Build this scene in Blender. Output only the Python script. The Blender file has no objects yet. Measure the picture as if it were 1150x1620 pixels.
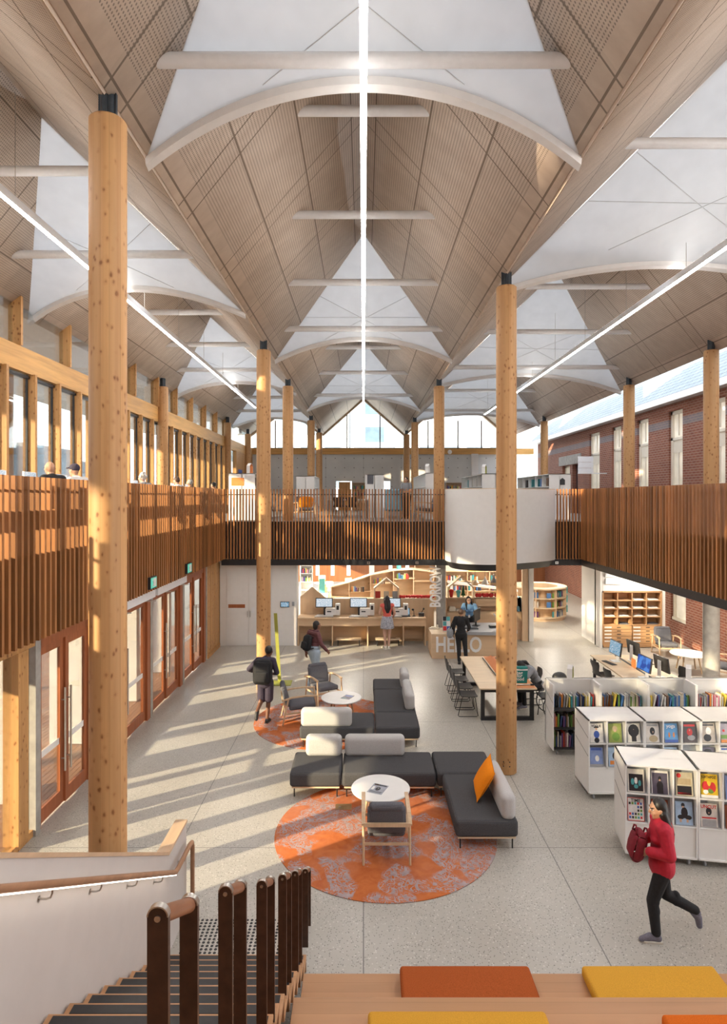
import bpy, math, random
from mathutils import Matrix, Vector
R = math.radians
random.seed(7)
S = bpy.context.scene
COL = S.collection
EYE = 4.97                      # camera height above the ground floor
# ------------------------------------------------------------------ camera
cd = bpy.data.cameras.new('camera'); cam = bpy.data.objects.new('camera', cd); COL.objects.link(cam)
cd.sensor_fit = 'HORIZONTAL'; cd.sensor_width = 24.0; cd.lens = 970 / 1150 * 24.0
cd.shift_y = -22 / 1150; cd.clip_start = .05; cd.clip_end = 300
cam.location = (0, 0, EYE); cam.rotation_euler = (R(90), 0, 0)
S.camera = cam
# ------------------------------------------------------------------ exposure, world, sun
vs = S.view_settings
vs.view_transform = 'Standard'; vs.look = 'None'; vs.gamma = 1.0; vs.use_curve_mapping = False
vs.exposure = 0.02
SKY = 4.6
SUN = 14.0
S.cycles.max_bounces = 7; S.cycles.diffuse_bounces = 4; S.cycles.glossy_bounces = 3
S.cycles.transparent_max_bounces = 12; S.cycles.transmission_bounces = 5
S.cycles.use_denoising = True; S.cycles.denoiser = 'OPENIMAGEDENOISE'; S.cycles.denoising_input_passes = 'RGB_ALBEDO_NORMAL'; S.cycles.denoising_prefilter = 'ACCURATE'; S.cycles.use_adaptive_sampling = False; S.cycles.caustics_reflective = False; S.cycles.caustics_refractive = False
S.cycles.sample_clamp_indirect = 6.0
w = bpy.data.worlds.new('sky'); S.world = w; w.use_nodes = True
wt = w.node_tree; wn = wt.nodes; bg = wn['Background']
tc = wn.new('ShaderNodeTexCoord'); sx = wn.new('ShaderNodeSeparateXYZ'); rp = wn.new('ShaderNodeValToRGB')
wt.links.new(tc.outputs['Generated'], sx.inputs[0]); wt.links.new(sx.outputs['Z'], rp.inputs[0])
rp.color_ramp.elements[0].position = 0.0; rp.color_ramp.elements[0].color = (.95, .93, .90, 1)
rp.color_ramp.elements[1].position = .6; rp.color_ramp.elements[1].color = (.80, .88, 1.0, 1)
wt.links.new(rp.outputs[0], bg.inputs[0]); bg.inputs[1].default_value = SKY
sd = bpy.data.lights.new('sun', 'SUN'); so = bpy.data.objects.new('sun', sd); COL.objects.link(so)
sd.energy = SUN; sd.color = (1.0, .77, .50); sd.angle = R(.8)
so.rotation_euler = Vector((.84, .54, -.30)).to_track_quat('-Z', 'Y').to_euler()

# ------------------------------------------------------------------ mesh helper
class MB:
    def __init__(s, M=None):
        s.V = []; s.F = []; s.I = []; s.M = M or Matrix(); s.mi = 0
    def v(s, p):
        s.V.append(tuple(s.M @ Vector(p))); return len(s.V) - 1
    def f(s, *ids):
        s.F.append(tuple(ids)); s.I.append(s.mi)
    def poly(s, pts):
        s.f(*[s.v(p) for p in pts])
    def box(s, x0, y0, z0, x1, y1, z1):
        if x0 > x1: x0, x1 = x1, x0
        if y0 > y1: y0, y1 = y1, y0
        if z0 > z1: z0, z1 = z1, z0
        a = [s.v(p) for p in ((x0,y0,z0),(x1,y0,z0),(x1,y1,z0),(x0,y1,z0),(x0,y0,z1),(x1,y0,z1),(x1,y1,z1),(x0,y1,z1))]
        for q in ((3,2,1,0),(4,5,6,7),(0,1,5,4),(1,2,6,5),(2,3,7,6),(3,0,4,7)): s.f(*[a[i] for i in q])
        return s
    def cbox(s, c, d, rot=None):
        o = s.M; s.M = o @ Matrix.Translation(c) @ (rot.to_4x4() if rot else Matrix())
        s.box(-d[0]/2, -d[1]/2, -d[2]/2, d[0]/2, d[1]/2, d[2]/2); s.M = o; return s
    def bar(s, p0, p1, w, h):
        """box from p0 to p1, w wide and h high in section"""
        p0 = Vector(p0); p1 = Vector(p1); d = p1 - p0
        q = d.to_track_quat('Y', 'Z').to_matrix()
        return s.cbox((p0 + p1) / 2, (w, d.length, h), q)
    def ring(s, c, ax, r, n, r2=None, up=None):
        ax = Vector(ax).normalized(); u = Vector(up) if up else (Vector((0,0,1)) if abs(ax.z) < .9 else Vector((0,1,0)))
        e1 = u.cross(ax).normalized(); e2 = ax.cross(e1)
        c = Vector(c); r2 = r if r2 is None else r2
        return [s.v(c + e1 * r * math.cos(2*math.pi*k/n) + e2 * r2 * math.sin(2*math.pi*k/n)) for k in range(n)]
    def skin(s, rings, cap=True, close=False):
        n = len(rings[0])
        for a, b in zip(rings, rings[1:]):
            for k in range(n): s.f(a[k], a[(k+1)%n], b[(k+1)%n], b[k])
        if cap: s.f(*reversed(rings[0])); s.f(*rings[-1])
        return s
    def cyl(s, p0, p1, r0, r1=None, n=14, cap=True):
        d = Vector(p1) - Vector(p0); r1 = r0 if r1 is None else r1
        return s.skin([s.ring(p0, d, r0, n), s.ring(p1, d, r1, n)], cap)
    def tube(s, pts, r, n=8):
        pts = [Vector(p) for p in pts]; rs = []; up = None
        for i, p in enumerate(pts):
            a = pts[min(i+1, len(pts)-1)] - pts[max(i-1, 0)]
            a.normalize()
            if up is None: up = Vector((0,0,1)) if abs(a.z) < .9 else Vector((0,1,0))
            up = (up - a * up.dot(a)).normalized()
            rs.append(s.ring(p, a, r, n, up=up))
        return s.skin(rs)
    def lathe(s, prof, c=(0,0,0), n=24, cap=True):
        c = Vector(c)
        rs = [[s.v(c + Vector((r*math.cos(2*math.pi*k/n), r*math.sin(2*math.pi*k/n), z))) for k in range(n)] for r, z in prof]
        return s.skin(rs, cap)
    def prism(s, pts, d):
        """extrude the 3-D polygon pts by the vector d"""
        d = Vector(d); a = [s.v(p) for p in pts]; b = [s.v(Vector(p) + d) for p in pts]; n = len(pts)
        s.f(*reversed(a)); s.f(*b)
        for k in range(n): s.f(a[k], a[(k+1)%n], b[(k+1)%n], b[k])
        return s
    def ell(s, c, r, n=14, m=9, rot=None):
        o = s.M; s.M = o @ Matrix.Translation(c) @ (rot.to_4x4() if rot else Matrix())
        t = s.v((0,0,-r[2])); rs = []
        for j in range(1, m):
            a = -math.pi/2 + math.pi*j/m
            rs.append([s.v((r[0]*math.cos(a)*math.cos(2*math.pi*k/n), r[1]*math.cos(a)*math.sin(2*math.pi*k/n), r[2]*math.sin(a))) for k in range(n)])
        b = s.v((0,0,r[2]))
        s.skin(rs, False)
        for k in range(n): s.f(t, rs[0][(k+1)%n], rs[0][k]); s.f(b, rs[-1][k], rs[-1][(k+1)%n])
        s.M = o; return s
    def cap(s, p0, r0, p1, r1, n=12):
        """tapered capsule"""
        p0 = Vector(p0); p1 = Vector(p1); d = p1 - p0
        if d.length < 1e-6: return s.ell(p0, (r0,)*3)
        a = d.normalized(); rs = []
        for t in (-80, -50, -20): rs.append(s.ring(p0 + a*r0*math.sin(R(t)), a, r0*math.cos(R(t)), n))
        rs.append(s.ring(p0, a, r0, n)); rs.append(s.ring(p1, a, r1, n))
        for t in (20, 50, 80): rs.append(s.ring(p1 + a*r1*math.sin(R(t)), a, r1*math.cos(R(t)), n))
        return s.skin(rs)
    def rbox(s, x0, y0, z0, x1, y1, z1, r, k=4, puff=0.0):
        """box with rounded edges; puff swells the large faces a little"""
        c = Vector(((x0+x1)/2, (y0+y1)/2, (z0+z1)/2)); h = Vector((abs(x1-x0)/2, abs(y1-y0)/2, abs(z1-z0)/2))
        r = min(r, h.x*.98, h.y*.98, h.z*.98); idx = {}
        N = 2*k + 3
        def lin(i, hh):
            if i <= k: return -1, -math.pi/4 * (1 - i/k), -hh + 0
            if i >= N-1-k: return 1, math.pi/4 * ((i-(N-1-k))/k), hh
            return 0, 0, 0
        def co(ax, sg, i, j):
            def st(i):
                if i <= k: return -1, math.tan(-math.pi/4 * (1 - i/k))
                if i >= N-1-k: return 1, math.tan(math.pi/4 * ((i-(N-1-k))/k))
                return 0, 0
            si, ti = st(i); sj, tj = st(j)
            n = Vector((0,0,0)); b = Vector((0,0,0)); A = (ax+1)%3; B = (ax+2)%3
            n[ax] = sg; n[A] = ti; n[B] = tj
            n.normalize()
            b[ax] = sg*(h[ax]-r); b[A] = si*(h[A]-r); b[B] = sj*(h[B]-r)
            p = b + n*r
            if puff:
                p[ax] += sg*puff*max(0, 1-(p[A]/h[A])**2)*max(0, 1-(p[B]/h[B])**2)
            return c + p
        for ax in range(3):
            for sg in (-1, 1):
                g = []
                for i in range(N):
                    row = []
                    for j in range(N):
                        p = co(ax, sg, i, j); key = tuple(round(q, 5) for q in p)
                        if key not in idx: idx[key] = s.v(p)
                        row.append(idx[key])
                    g.append(row)
                for i in range(N-1):
                    for j in range(N-1):
                        q = (g[i][j], g[i+1][j], g[i+1][j+1], g[i][j+1])
                        if len(set(q)) < 3: continue
                        q = [x for n_, x in enumerate(q) if x not in q[:n_]]
                        s.f(*(q if sg > 0 else q[::-1]))
        return s
    def mesh(s, name, mats, smooth=35):
        me = bpy.data.meshes.new(name); me.from_pydata(s.V, [], s.F)
        for m in (mats if isinstance(mats, (list, tuple)) else [mats]): me.materials.append(m)
        if any(s.I): me.polygons.foreach_set('material_index', s.I)
        if smooth:
            me.polygons.foreach_set('use_smooth', [True]*len(s.F)); me.set_sharp_from_angle(angle=R(smooth))
        me.update(); return me
    def build(s, name, mats, parent=None, bevel=0, smooth=35):
        o = bpy.data.objects.new(name, s.mesh(name, mats, smooth)); COL.objects.link(o)
        if parent: o.parent = parent
        if bevel:
            b = o.modifiers.new('bevel', 'BEVEL'); b.width = bevel; b.segments = 2; b.limit_method = 'ANGLE'; b.angle_limit = R(40)
        return o

def tag(o, label=None, cat=None, group=None, kind=None):
    if label: o['label'] = label
    if cat: o['category'] = cat
    if group: o['group'] = group
    if kind: o['kind'] = kind
    return o
def thing(name, label, cat, loc=(0,0,0), rz=0, group=None):
    o = bpy.data.objects.new(name, None); COL.objects.link(o); o.empty_display_size = .1
    o.location = loc; o.rotation_euler = (0, 0, rz)
    return tag(o, label, cat, group)
def solo(name, mb, mats, label, cat, group=None, loc=(0,0,0), rz=0, bevel=0, smooth=35):
    o = mb.build(name, mats, None, bevel, smooth); o.location = loc; o.rotation_euler = (0,0,rz)
    return tag(o, label, cat, group)
def struct(name, mb, mats, bevel=0, label=None, cat=None):
    o = mb.build(name, mats, None, bevel); tag(o, label, cat, None, 'structure'); return o
def dup(src, loc, rz, label=None, group=None):
    def cp(o, par):
        c = o.copy(); COL.objects.link(c); c.parent = par
        for ch in [x for x in KIDS.get(o.name, [])]: cp(ch, c)
        return c
    KIDS = {}
    for o in bpy.data.objects:
        if o.parent: KIDS.setdefault(o.parent.name, []).append(o)
    r = cp(src, None); r.location = loc; r.rotation_euler = (0,0,rz)
    if label: r['label'] = label
    if group: r['group'] = group
    return r
def text_mesh(s, size, depth, bold=0.0, sx=1.0):
    """mesh of a word in x (across) and y (up), centred, extruded in z"""
    c = bpy.data.curves.new('word', 'FONT'); c.body = s; c.size = size; c.extrude = depth/2; c.offset = bold
    c.align_x = 'CENTER'; c.align_y = 'CENTER'; c.resolution_u = 3
    o = bpy.data.objects.new('word', c); COL.objects.link(o)
    me = bpy.data.meshes.new_from_object(o.evaluated_get(bpy.context.evaluated_depsgraph_get()))
    bpy.data.objects.remove(o); bpy.data.curves.remove(c)
    me.transform(Matrix.Diagonal((sx, 1, 1, 1))); return me
def lettering(name, s, size, depth, mat, parent, M, bold=0.0, sx=1.0):
    me = text_mesh(s, size, depth, bold, sx); me.name = name; me.transform(M); me.materials.clear(); me.materials.append(mat)
    o = bpy.data.objects.new(name, me); COL.objects.link(o)
    if parent: o.parent = parent
    return o

# ------------------------------------------------------------------ material helper
class G:
    def __init__(s, name):
        s.m = bpy.data.materials.new(name); s.m.use_nodes = True; s.t = s.m.node_tree; s.n = s.t.nodes
        s.b = s.n['Principled BSDF']; s.out = s.n['Material Output']
    def put(s, sock, v):
        if v is None: return
        if isinstance(v, bpy.types.NodeSocket): s.t.links.new(v, sock)
        elif isinstance(v, (tuple, list)) and len(v) == 3 and sock.type == 'RGBA': sock.default_value = (*v, 1)
        else: sock.default_value = v
    def math(s, op, a, b=None, c=None):
        n = s.n.new('ShaderNodeMath'); n.operation = op
        for k, q in enumerate((a, b, c)): s.put(n.inputs[k], q)
        return n.outputs[0]
    def coord(s, kind='Object', scale=None):
        n = s.n.new('ShaderNodeTexCoord').outputs[kind]
        if scale is None: return n
        m = s.n.new('ShaderNodeMapping'); s.put(m.inputs[0], n); m.inputs['Scale'].default_value = scale
        return m.outputs[0]
    def xyz(s, v=None):
        n = s.n.new('ShaderNodeSeparateXYZ'); s.put(n.inputs[0], v or s.coord()); return n.outputs
    def comb(s, x, y, z=0.0):
        n = s.n.new('ShaderNodeCombineXYZ')
        for k, q in enumerate((x, y, z)): s.put(n.inputs[k], q)
        return n.outputs[0]
    def noise(s, v, scale, detail=3, rough=.55, dist=0.0):
        n = s.n.new('ShaderNodeTexNoise'); s.put(n.inputs['Vector'], v)
        n.inputs['Scale'].default_value = scale; n.inputs['Detail'].default_value = detail
        n.inputs['Roughness'].default_value = rough; n.inputs['Distortion'].default_value = dist
        return n.outputs[0]
    def voro(s, v, scale, feat='F1', out=0):
        n = s.n.new('ShaderNodeTexVoronoi'); n.feature = feat; s.put(n.inputs['Vector'], v); n.inputs['Scale'].default_value = scale
        return n.outputs[out]
    def mix(s, f, a, b, mode='MIX'):
        n = s.n.new('ShaderNodeMix'); n.data_type = 'RGBA'; n.blend_type = mode
        s.put(n.inputs[0], f); s.put(n.inputs[6], a); s.put(n.inputs[7], b); return n.outputs[2]
    def ramp(s, v, *st):
        n = s.n.new('ShaderNodeValToRGB'); s.put(n.inputs[0], v); e = n.color_ramp.elements
        while len(e) < len(st): e.new(.5)
        for k, (p, c) in enumerate(st):
            e[k].position = p; e[k].color = (*c, 1) if isinstance(c, tuple) else (c, c, c, 1)
        return n.outputs[0]
    def per_island(s): return s.n.new('ShaderNodeNewGeometry').outputs['Random Per Island']
    def per_object(s): return s.n.new('ShaderNodeObjectInfo').outputs['Random']
    def bump(s, h, dist=.01, strength=.5):
        n = s.n.new('ShaderNodeBump'); s.put(n.inputs['Height'], h); n.inputs['Distance'].default_value = dist
        n.inputs['Strength'].default_value = strength; s.put(s.b.inputs['Normal'], n.outputs[0])
    def fin(s, col=None, rough=.5, metal=0, spec=None, emit=None, estr=0):
        s.put(s.b.inputs['Base Color'], col); s.put(s.b.inputs['Roughness'], rough); s.put(s.b.inputs['Metallic'], metal)
        if spec is not None: s.put(s.b.inputs['Specular IOR Level'], spec)
        if emit is not None: s.put(s.b.inputs['Emission Color'], emit); s.put(s.b.inputs['Emission Strength'], estr)
        return s.m

def plain(name, c, rough=.5, var=.08, scale=25, metal=0, spec=None, bump=0):
    """a painted, moulded or woven surface: one colour with a fine mottle"""
    g = G(name); n = g.noise(g.coord(), scale, 3)
    lo = tuple(q*(1-var) for q in c); hi = tuple(min(1, q*(1+var)) for q in c)
    if bump: g.bump(n, bump)
    return g.fin(g.ramp(n, (.3, lo), (.7, hi)), rough, metal, spec)
def wood(name, c, axis=2, ring=9, var=.22, rough=.45, board=0, knots=0, isl=0.0, spec=.35):
    """timber with grain running along an axis, optional board widths, knots and a different tone for each stick"""
    g = G(name); co = g.coord(); sc = [ring]*3; sc[axis] = ring*.07
    m = g.n.new('ShaderNodeMapping'); g.put(m.inputs[0], co); m.inputs['Scale'].default_value = sc
    n = g.noise(m.outputs[0], 1.0, 5, .6, .4)
    lo = tuple(q*(1-var) for q in c); hi = tuple(min(1, q*(1+var*.7)) for q in c)
    col = g.ramp(n, (.3, lo), (.68, hi))
    if board:
        x = g.xyz(co); q = x[(axis+1)%3]
        r = g.math('FLOOR', g.math('DIVIDE', q, board))
        wn_ = g.n.new('ShaderNodeTexWhiteNoise'); wn_.noise_dimensions = '1D'; g.put(wn_.inputs['W'], r)
        col = g.mix(.5, col, g.ramp(wn_.outputs[0], (0, tuple(q*.8 for q in c)), (1, tuple(min(1,q*1.12) for q in c))))
        e = g.math('LESS_THAN', g.math('PINGPONG', q, board/2), .0015)
        col = g.mix(g.math('MULTIPLY', e, .5), col, tuple(q*.45 for q in c))
    if knots:
        sk = [knots]*3; sk[axis] = knots*.62
        m2 = g.n.new('ShaderNodeMapping'); g.put(m2.inputs[0], co); m2.inputs['Scale'].default_value = sk
        w2 = g.n.new('ShaderNodeVectorMath'); w2.operation = 'MULTIPLY_ADD'
        nn = g.n.new('ShaderNodeTexNoise'); g.put(nn.inputs['Vector'], co); nn.inputs['Scale'].default_value = 14
        g.put(w2.inputs[0], nn.outputs[1]); w2.inputs[1].default_value = (.35,.35,.35); g.put(w2.inputs[2], m2.outputs[0])
        vd = g.voro(w2.outputs[0], 1.0); big = g.noise(co, 1.7, 1)
        thr = g.math('MULTIPLY', big, .43)
        k = g.math('SUBTRACT', thr, vd)
        kk = g.ramp(k, (.0, 0.0), (.14, 1.0))
        col = g.mix(g.math('MULTIPLY', kk, .9), col, (c[0]*.26, c[1]*.17, c[2]*.14))
        halo = g.ramp(g.math('SUBTRACT', g.math('ADD', thr, .16), vd), (.0, 0.0), (.2, .32))
        col = g.mix(halo, col, (c[0]*.62, c[1]*.45, c[2]*.35))
        st = [ring*1.3]*3; st[axis] = ring*.02
        m3 = g.n.new('ShaderNodeMapping'); g.put(m3.inputs[0], co); m3.inputs['Scale'].default_value = st
        col = g.mix(g.ramp(g.noise(m3.outputs[0], 1.0, 2), (.5, 0.0), (.72, .42)), col, (c[0]*.66, c[1]*.52, c[2]*.42))
    if isl:
        r = g.per_island()
        col = g.mix(1.0, col, g.ramp(r, (0, 1-isl), (.5, 1.0), (1, 1+isl)), 'MULTIPLY')
    return g.fin(col, rough, 0, spec)
def gloss_glass(name, tint=(.86, .90, .91), refl=.05):
    g = G(name); n = g.n; n.remove(g.b)
    t = n.new('ShaderNodeBsdfTransparent'); t.inputs[0].default_value = (*tint, 1)
    r = n.new('ShaderNodeBsdfGlossy'); r.inputs['Roughness'].default_value = .02
    f = n.new('ShaderNodeFresnel'); f.inputs[0].default_value = 1.35
    m = n.new('ShaderNodeMixShader')
    g.put(m.inputs[0], g.math('MULTIPLY', f.outputs[0], .6)); g.put(m.inputs[1], t.outputs[0]); g.put(m.inputs[2], r.outputs[0])
    g.put(g.out.inputs[0], m.outputs[0]); return g.m
def glow(name, c, strength, var=.02):
    g = G(name); n = g.noise(g.coord(), 3)
    return g.fin((.8,.8,.8), .5, 0, None, g.ramp(n, (.3, tuple(q*(1-var) for q in c)), (.7, c)), strength)
def screen(name, ca, cb, strength, scale=9, blocks=True):
    g = G(name); co = g.coord()
    v = g.noise(co, scale, 1) if not blocks else g.math('FRACT', g.math('MULTIPLY', g.noise(co, scale, 0), 7))
    return g.fin((.02,.02,.02), .2, 0, None, g.ramp(v, (.45, ca), (.55, cb)), strength)

M = {}
M['column'] = wood('pine_glulam', (.58, .325, .14), 2, 9, .20, .5, .08, 13)
M['pine'] = wood('pine_post', (.54, .29, .11), 2, 9, .2, .5, 0, 13)
M['pine_beam'] = wood('pine_beam', (.62, .35, .12), 1, 9, .2, .5, 0, 0)
M['pine_beam_x'] = wood('pine_beam_cross', (.62, .34, .11), 0, 9, .2, .5, 0, 0)
M['slat'] = wood('hardwood_slats', (.35, .15, .055), 2, 12, .25, .42, 0, 0, .42)
M['jarrah'] = wood('red_hardwood', (.36, .115, .045), 2, 10, .22, .4)
M['ply'] = wood('birch_plywood', (.70, .50, .32), 0, 5, .10, .5)
M['ply_z'] = wood('birch_plywood_upright', (.70, .50, .32), 2, 5, .10, .5)
M['ply_edge'] = wood('birch_ply_edge', (.74, .58, .40), 0, 14, .12, .5)
M['oak'] = wood('oak_frame', (.62, .44, .28), 2, 12, .15, .45)
M['oak_top'] = wood('oak_cap', (.60, .42, .27), 1, 12, .12, .45)
M['tread'] = wood('blackbutt_boards', (.47, .25, .125), 0, 7, .18, .38, .11)
M['rail_wood'] = wood('turned_rail', (.24, .10, .05), 1, 12, .2, .4)
M['rail_light'] = wood('wall_rail', (.36, .19, .105), 1, 12, .2, .4)
M['bronze'] = plain('bronze_steel', (.060, .028, .016), .42, .25, 14, .2)
M['steel'] = plain('brushed_steel', (.55, .53, .50), .32, .08, 40, 1)
M['white'] = plain('white_laminate', (.80, .79, .77), .4, .02, 6)
M['white_wall'] = plain('white_paint', (.78, .76, .73), .7, .02, 4)
M['cream'] = plain('cream_paint', (.80, .74, .62), .5, .03, 6)
M['black'] = plain('black_steel', (.018, .018, .02), .45, .2, 20)
M['blackp'] = plain('black_plastic', (.025, .025, .027), .4, .2, 30)
M['cap'] = plain('dark_steel_cap', (.035, .045, .055), .4, .2, 20, .3)
M['grey_fab'] = plain('charcoal_wool', (.075, .074, .078), .95, .35, 160, 0, .1, .002)
M['mid_fab'] = plain('slate_wool', (.125, .125, .14), .95, .3, 160, 0, .1, .002)
M['light_fab'] = plain('pale_grey_wool', (.50, .49, .48), .95, .14, 140, 0, .1, .002)
M['orange_fab'] = plain('orange_cotton', (.90, .27, .015), .9, .08, 80, 0, .1, .002)
M['rust_fab'] = plain('rust_wool', (.36, .085, .022), .95, .22, 140, 0, .1, .002)
M['mustard_fab'] = plain('mustard_wool', (.62, .32, .04), .95, .14, 140, 0, .1, .002)
M['tang_fab'] = plain('tangerine_wool', (.62, .135, .016), .95, .16, 140, 0, .1, .002)
M['teal'] = plain('teal_card', (.13, .50, .50), .6, .08, 10)
M['lime'] = plain('lime_paint', (.36, .37, .07), .5, .06, 10)
M['orange_p'] = plain('orange_paint', (.72, .26, .07), .5, .06, 10)
M['red'] = plain('red_cloth', (.55, .03, .03), .8, .2, 60)
M['blue_p'] = plain('blue_paint', (.16, .36, .48), .6, .08, 10)
M['yellow_p'] = plain('yellow_paint', (.80, .55, .03), .6, .08, 10)
M['glass'] = gloss_glass('window_glass')
M['led'] = glow('led_diffuser', (1.0, .97, .93), 64.0)
M['uplight_fill'] = glow('uplight_fill_glow', (1.0, .96, .90), 13.0)  # added upward glow that lifts the ceiling
M['led_rail'] = glow('led_strip', (1.0, .90, .76), 5.0)
M['alu'] = plain('white_aluminium', (.80, .81, .83), .4, .03, 12)
M['grey_p'] = plain('grey_plastic', (.33, .35, .38), .4, .08, 20)
M['conc_x'] = plain('board_concrete', (.36, .34, .31), .75, .16, 5, 0, None, .004)
# =================================================================== SETTING
MZ = 4.19                        # mezzanine floor
BT = 5.27                        # balustrade top
YB = 20.34                       # front of the rear mezzanine
XL, XR = -4.65, 7.23             # slat faces left and right
VZ = 9.07                        # roof valleys
# ---- ground floor: ground concrete with saw cuts
g = G('ground_concrete'); co = g.coord(); X = g.xyz(co)
big = g.noise(co, .55, 4); fine = g.noise(co, 60, 2)
sp = g.voro(co, 34); sp2 = g.voro(co, 21)
col = g.ramp(big, (.3, (.40, .375, .33)), (.7, (.47, .445, .40)))
col = g.mix(g.ramp(sp, (.15, .8), (.29, 0.0)), col, (.11, .10, .09))
col = g.mix(g.ramp(sp2, (.12, .7), (.24, 0.0)), col, (.66, .64, .59))
jx = g.math('LESS_THAN', g.math('PINGPONG', X[0], 1.315), .007)
jx = g.math('MULTIPLY', jx, g.math('LESS_THAN', g.math('ABSOLUTE', X[0]), 9.0))
jy = g.math('LESS_THAN', g.math('PINGPONG', g.math('SUBTRACT', X[1], 3.82), 2.45), .006)
col = g.mix(g.math('MULTIPLY', g.math('MAXIMUM', jx, jy), .75), col, (.10, .095, .09))
FLOOR = g.fin(col, .32, 0, .5)
struct('floor', MB().box(-4.95, -6, -.2, 11.2, 40, 0), FLOOR)
# ---- carpet-grey upper floor
UF = plain('upper_floor_carpet', (.20, .19, .19), .95, .15, 30)
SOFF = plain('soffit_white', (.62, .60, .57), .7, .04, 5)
mb = MB(); mb.mi = 0
mb.box(-7.2, YB+.06, 3.0, 10.8, 40, MZ); mb.box(-7.2, 0, 3.05, XL-.06, YB+.06, MZ); mb.box(XR+.06, 0, 3.0, 10.8, YB+.06, MZ)
struct('floor_upper', mb, UF)
mb = MB(); mb.box(-4.8, YB+.10, 2.80, 10.8, 40, 2.99); mb.box(XR+.10, 0, 2.80, 10.8, YB+.1, 2.99)
struct('ceiling_lower', mb, SOFF)
# ---- roof
def ceil_mat(name, xr, hw, y0):
    g = G(name); co = g.coord(); X = g.xyz(co)
    u = g.math('ABSOLUTE', g.math('SUBTRACT', X[0], xr)); v = g.math('ADD', X[1], g.math('MULTIPLY', u, -.43))
    base = g.noise(g.coord('Object', (1.2, 2.2, 1.2)), 2.0, 5, .6)
    col = g.ramp(base, (.3, (.60, .49, .40)), (.7, (.70, .59, .49)))
    lu = g.math('LESS_THAN', g.math('PINGPONG', g.math('SUBTRACT', u, .2), .38), .011)
    vm = g.math('MODULO', g.math('ADD', g.math('SUBTRACT', v, y0), 49.0), 2.45)
    lv = g.math('LESS_THAN', g.math('ABSOLUTE', g.math('SUBTRACT', vm, .02)), .013)
    lv2 = g.math('LESS_THAN', g.math('ABSOLUTE', g.math('SUBTRACT', vm, .42)), .013)
    ln = g.math('MAXIMUM', lu, g.math('MAXIMUM', lv, lv2))
    band = g.math('LESS_THAN', g.math('ABSOLUTE', g.math('SUBTRACT', vm, .22)), .2)
    # drilled acoustic holes
    pu = g.math('SUBTRACT', g.math('FRACT', g.math('DIVIDE', u, .036)), .5); pv = g.math('SUBTRACT', g.math('FRACT', g.math('DIVIDE', v, .036)), .5)
    rr = g.math('SQRT', g.math('ADD', g.math('MULTIPLY', pu, pu), g.math('MULTIPLY', pv, pv)))
    dot = g.math('LESS_THAN', rr, .26)
    inside = g.math('LESS_THAN', u, hw - .30)
    dot = g.math('MULTIPLY', dot, inside)
    pan = g.math('FLOOR', g.math('DIVIDE', v, 1.225)); pu_ = g.math('FLOOR', g.math('DIVIDE', g.math('SUBTRACT', u, .2), .76))
    wn_ = g.n.new('ShaderNodeTexWhiteNoise'); wn_.noise_dimensions = '2D'; g.put(wn_.inputs[0], g.comb(pan, pu_))
    col = g.mix(1.0, col, g.ramp(wn_.outputs[0], (0, .93), (1, 1.05)), 'MULTIPLY')
    col = g.mix(g.math('MULTIPLY', dot, .62), col, (.10, .07, .05))
    col = g.mix(g.math('MULTIPLY', ln, .72), col, (.13, .09, .06))
    return g.fin(col, .6, 0, .25)
ROOFS = dict(nave=(0.0, 11.37, -2.6, VZ, 2.6, VZ), west=(-4.85, 10.77, -7.35, 8.90, -2.6, VZ), east=(5.82, 11.87, 2.6, VZ, 9.3, 8.86))
FEET = dict(nave=[(7.3, 3.4), (17.95, 3.3), (28.1, 3.3)], west=[(3.2, 4.2), (13.4, 4.2), (23.6, 4.2), (33.8, 4.2)], east=[(1.7, 3.7), (11.9, 3.7), (22.1, 3.7), (32.3, 3.7)])
Y0, Y1 = -6.0, 39.6
for k, (xr, zr, xa, za, xb, zb) in ROOFS.items():
    mb = MB()
    for xe, ze in ((xa, za), (xb, zb)):
        prev = Y0
        for yf, ln in FEET[k]:
            ya = yf - ln
            if ya > prev: mb.poly([(xr, prev, zr), (xe, prev, ze), (xe, yf, ze), (xr, ya, zr)])
            else:
                mb.poly([(xr + (xe-xr)*.0, prev, zr), (xe, prev, ze), (xe, yf, ze)])
            prev = yf
        mb.poly([(xr, prev, zr), (xe, prev, ze), (xe, Y1, ze), (xr, Y1, zr)])
    # upper skin of the roof, well above the lining, and the reveal of each skylight
    o = struct('ceiling_' + k, mb, ceil_mat('drilled_plywood_' + k, xr, max(xr-xa, xb-xr), 7.4))
    so_ = o.modifiers.new('thick', 'SOLIDIFY'); so_.thickness = .10; so_.offset = 0
# valley edge strips of plain plywood and the fascia above the columns
mb = MB()
for xe in (-2.6, 2.6):
    mb.prism([(xe-.05, Y0, VZ+.0), (xe, Y0, VZ-.055), (xe+.05, Y0, VZ+.0)], (0, Y1-Y0, 0))
struct('trim_1', mb, wood('valley_ply', (.58, .47, .38), 1, 5, .08, .7))
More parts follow.
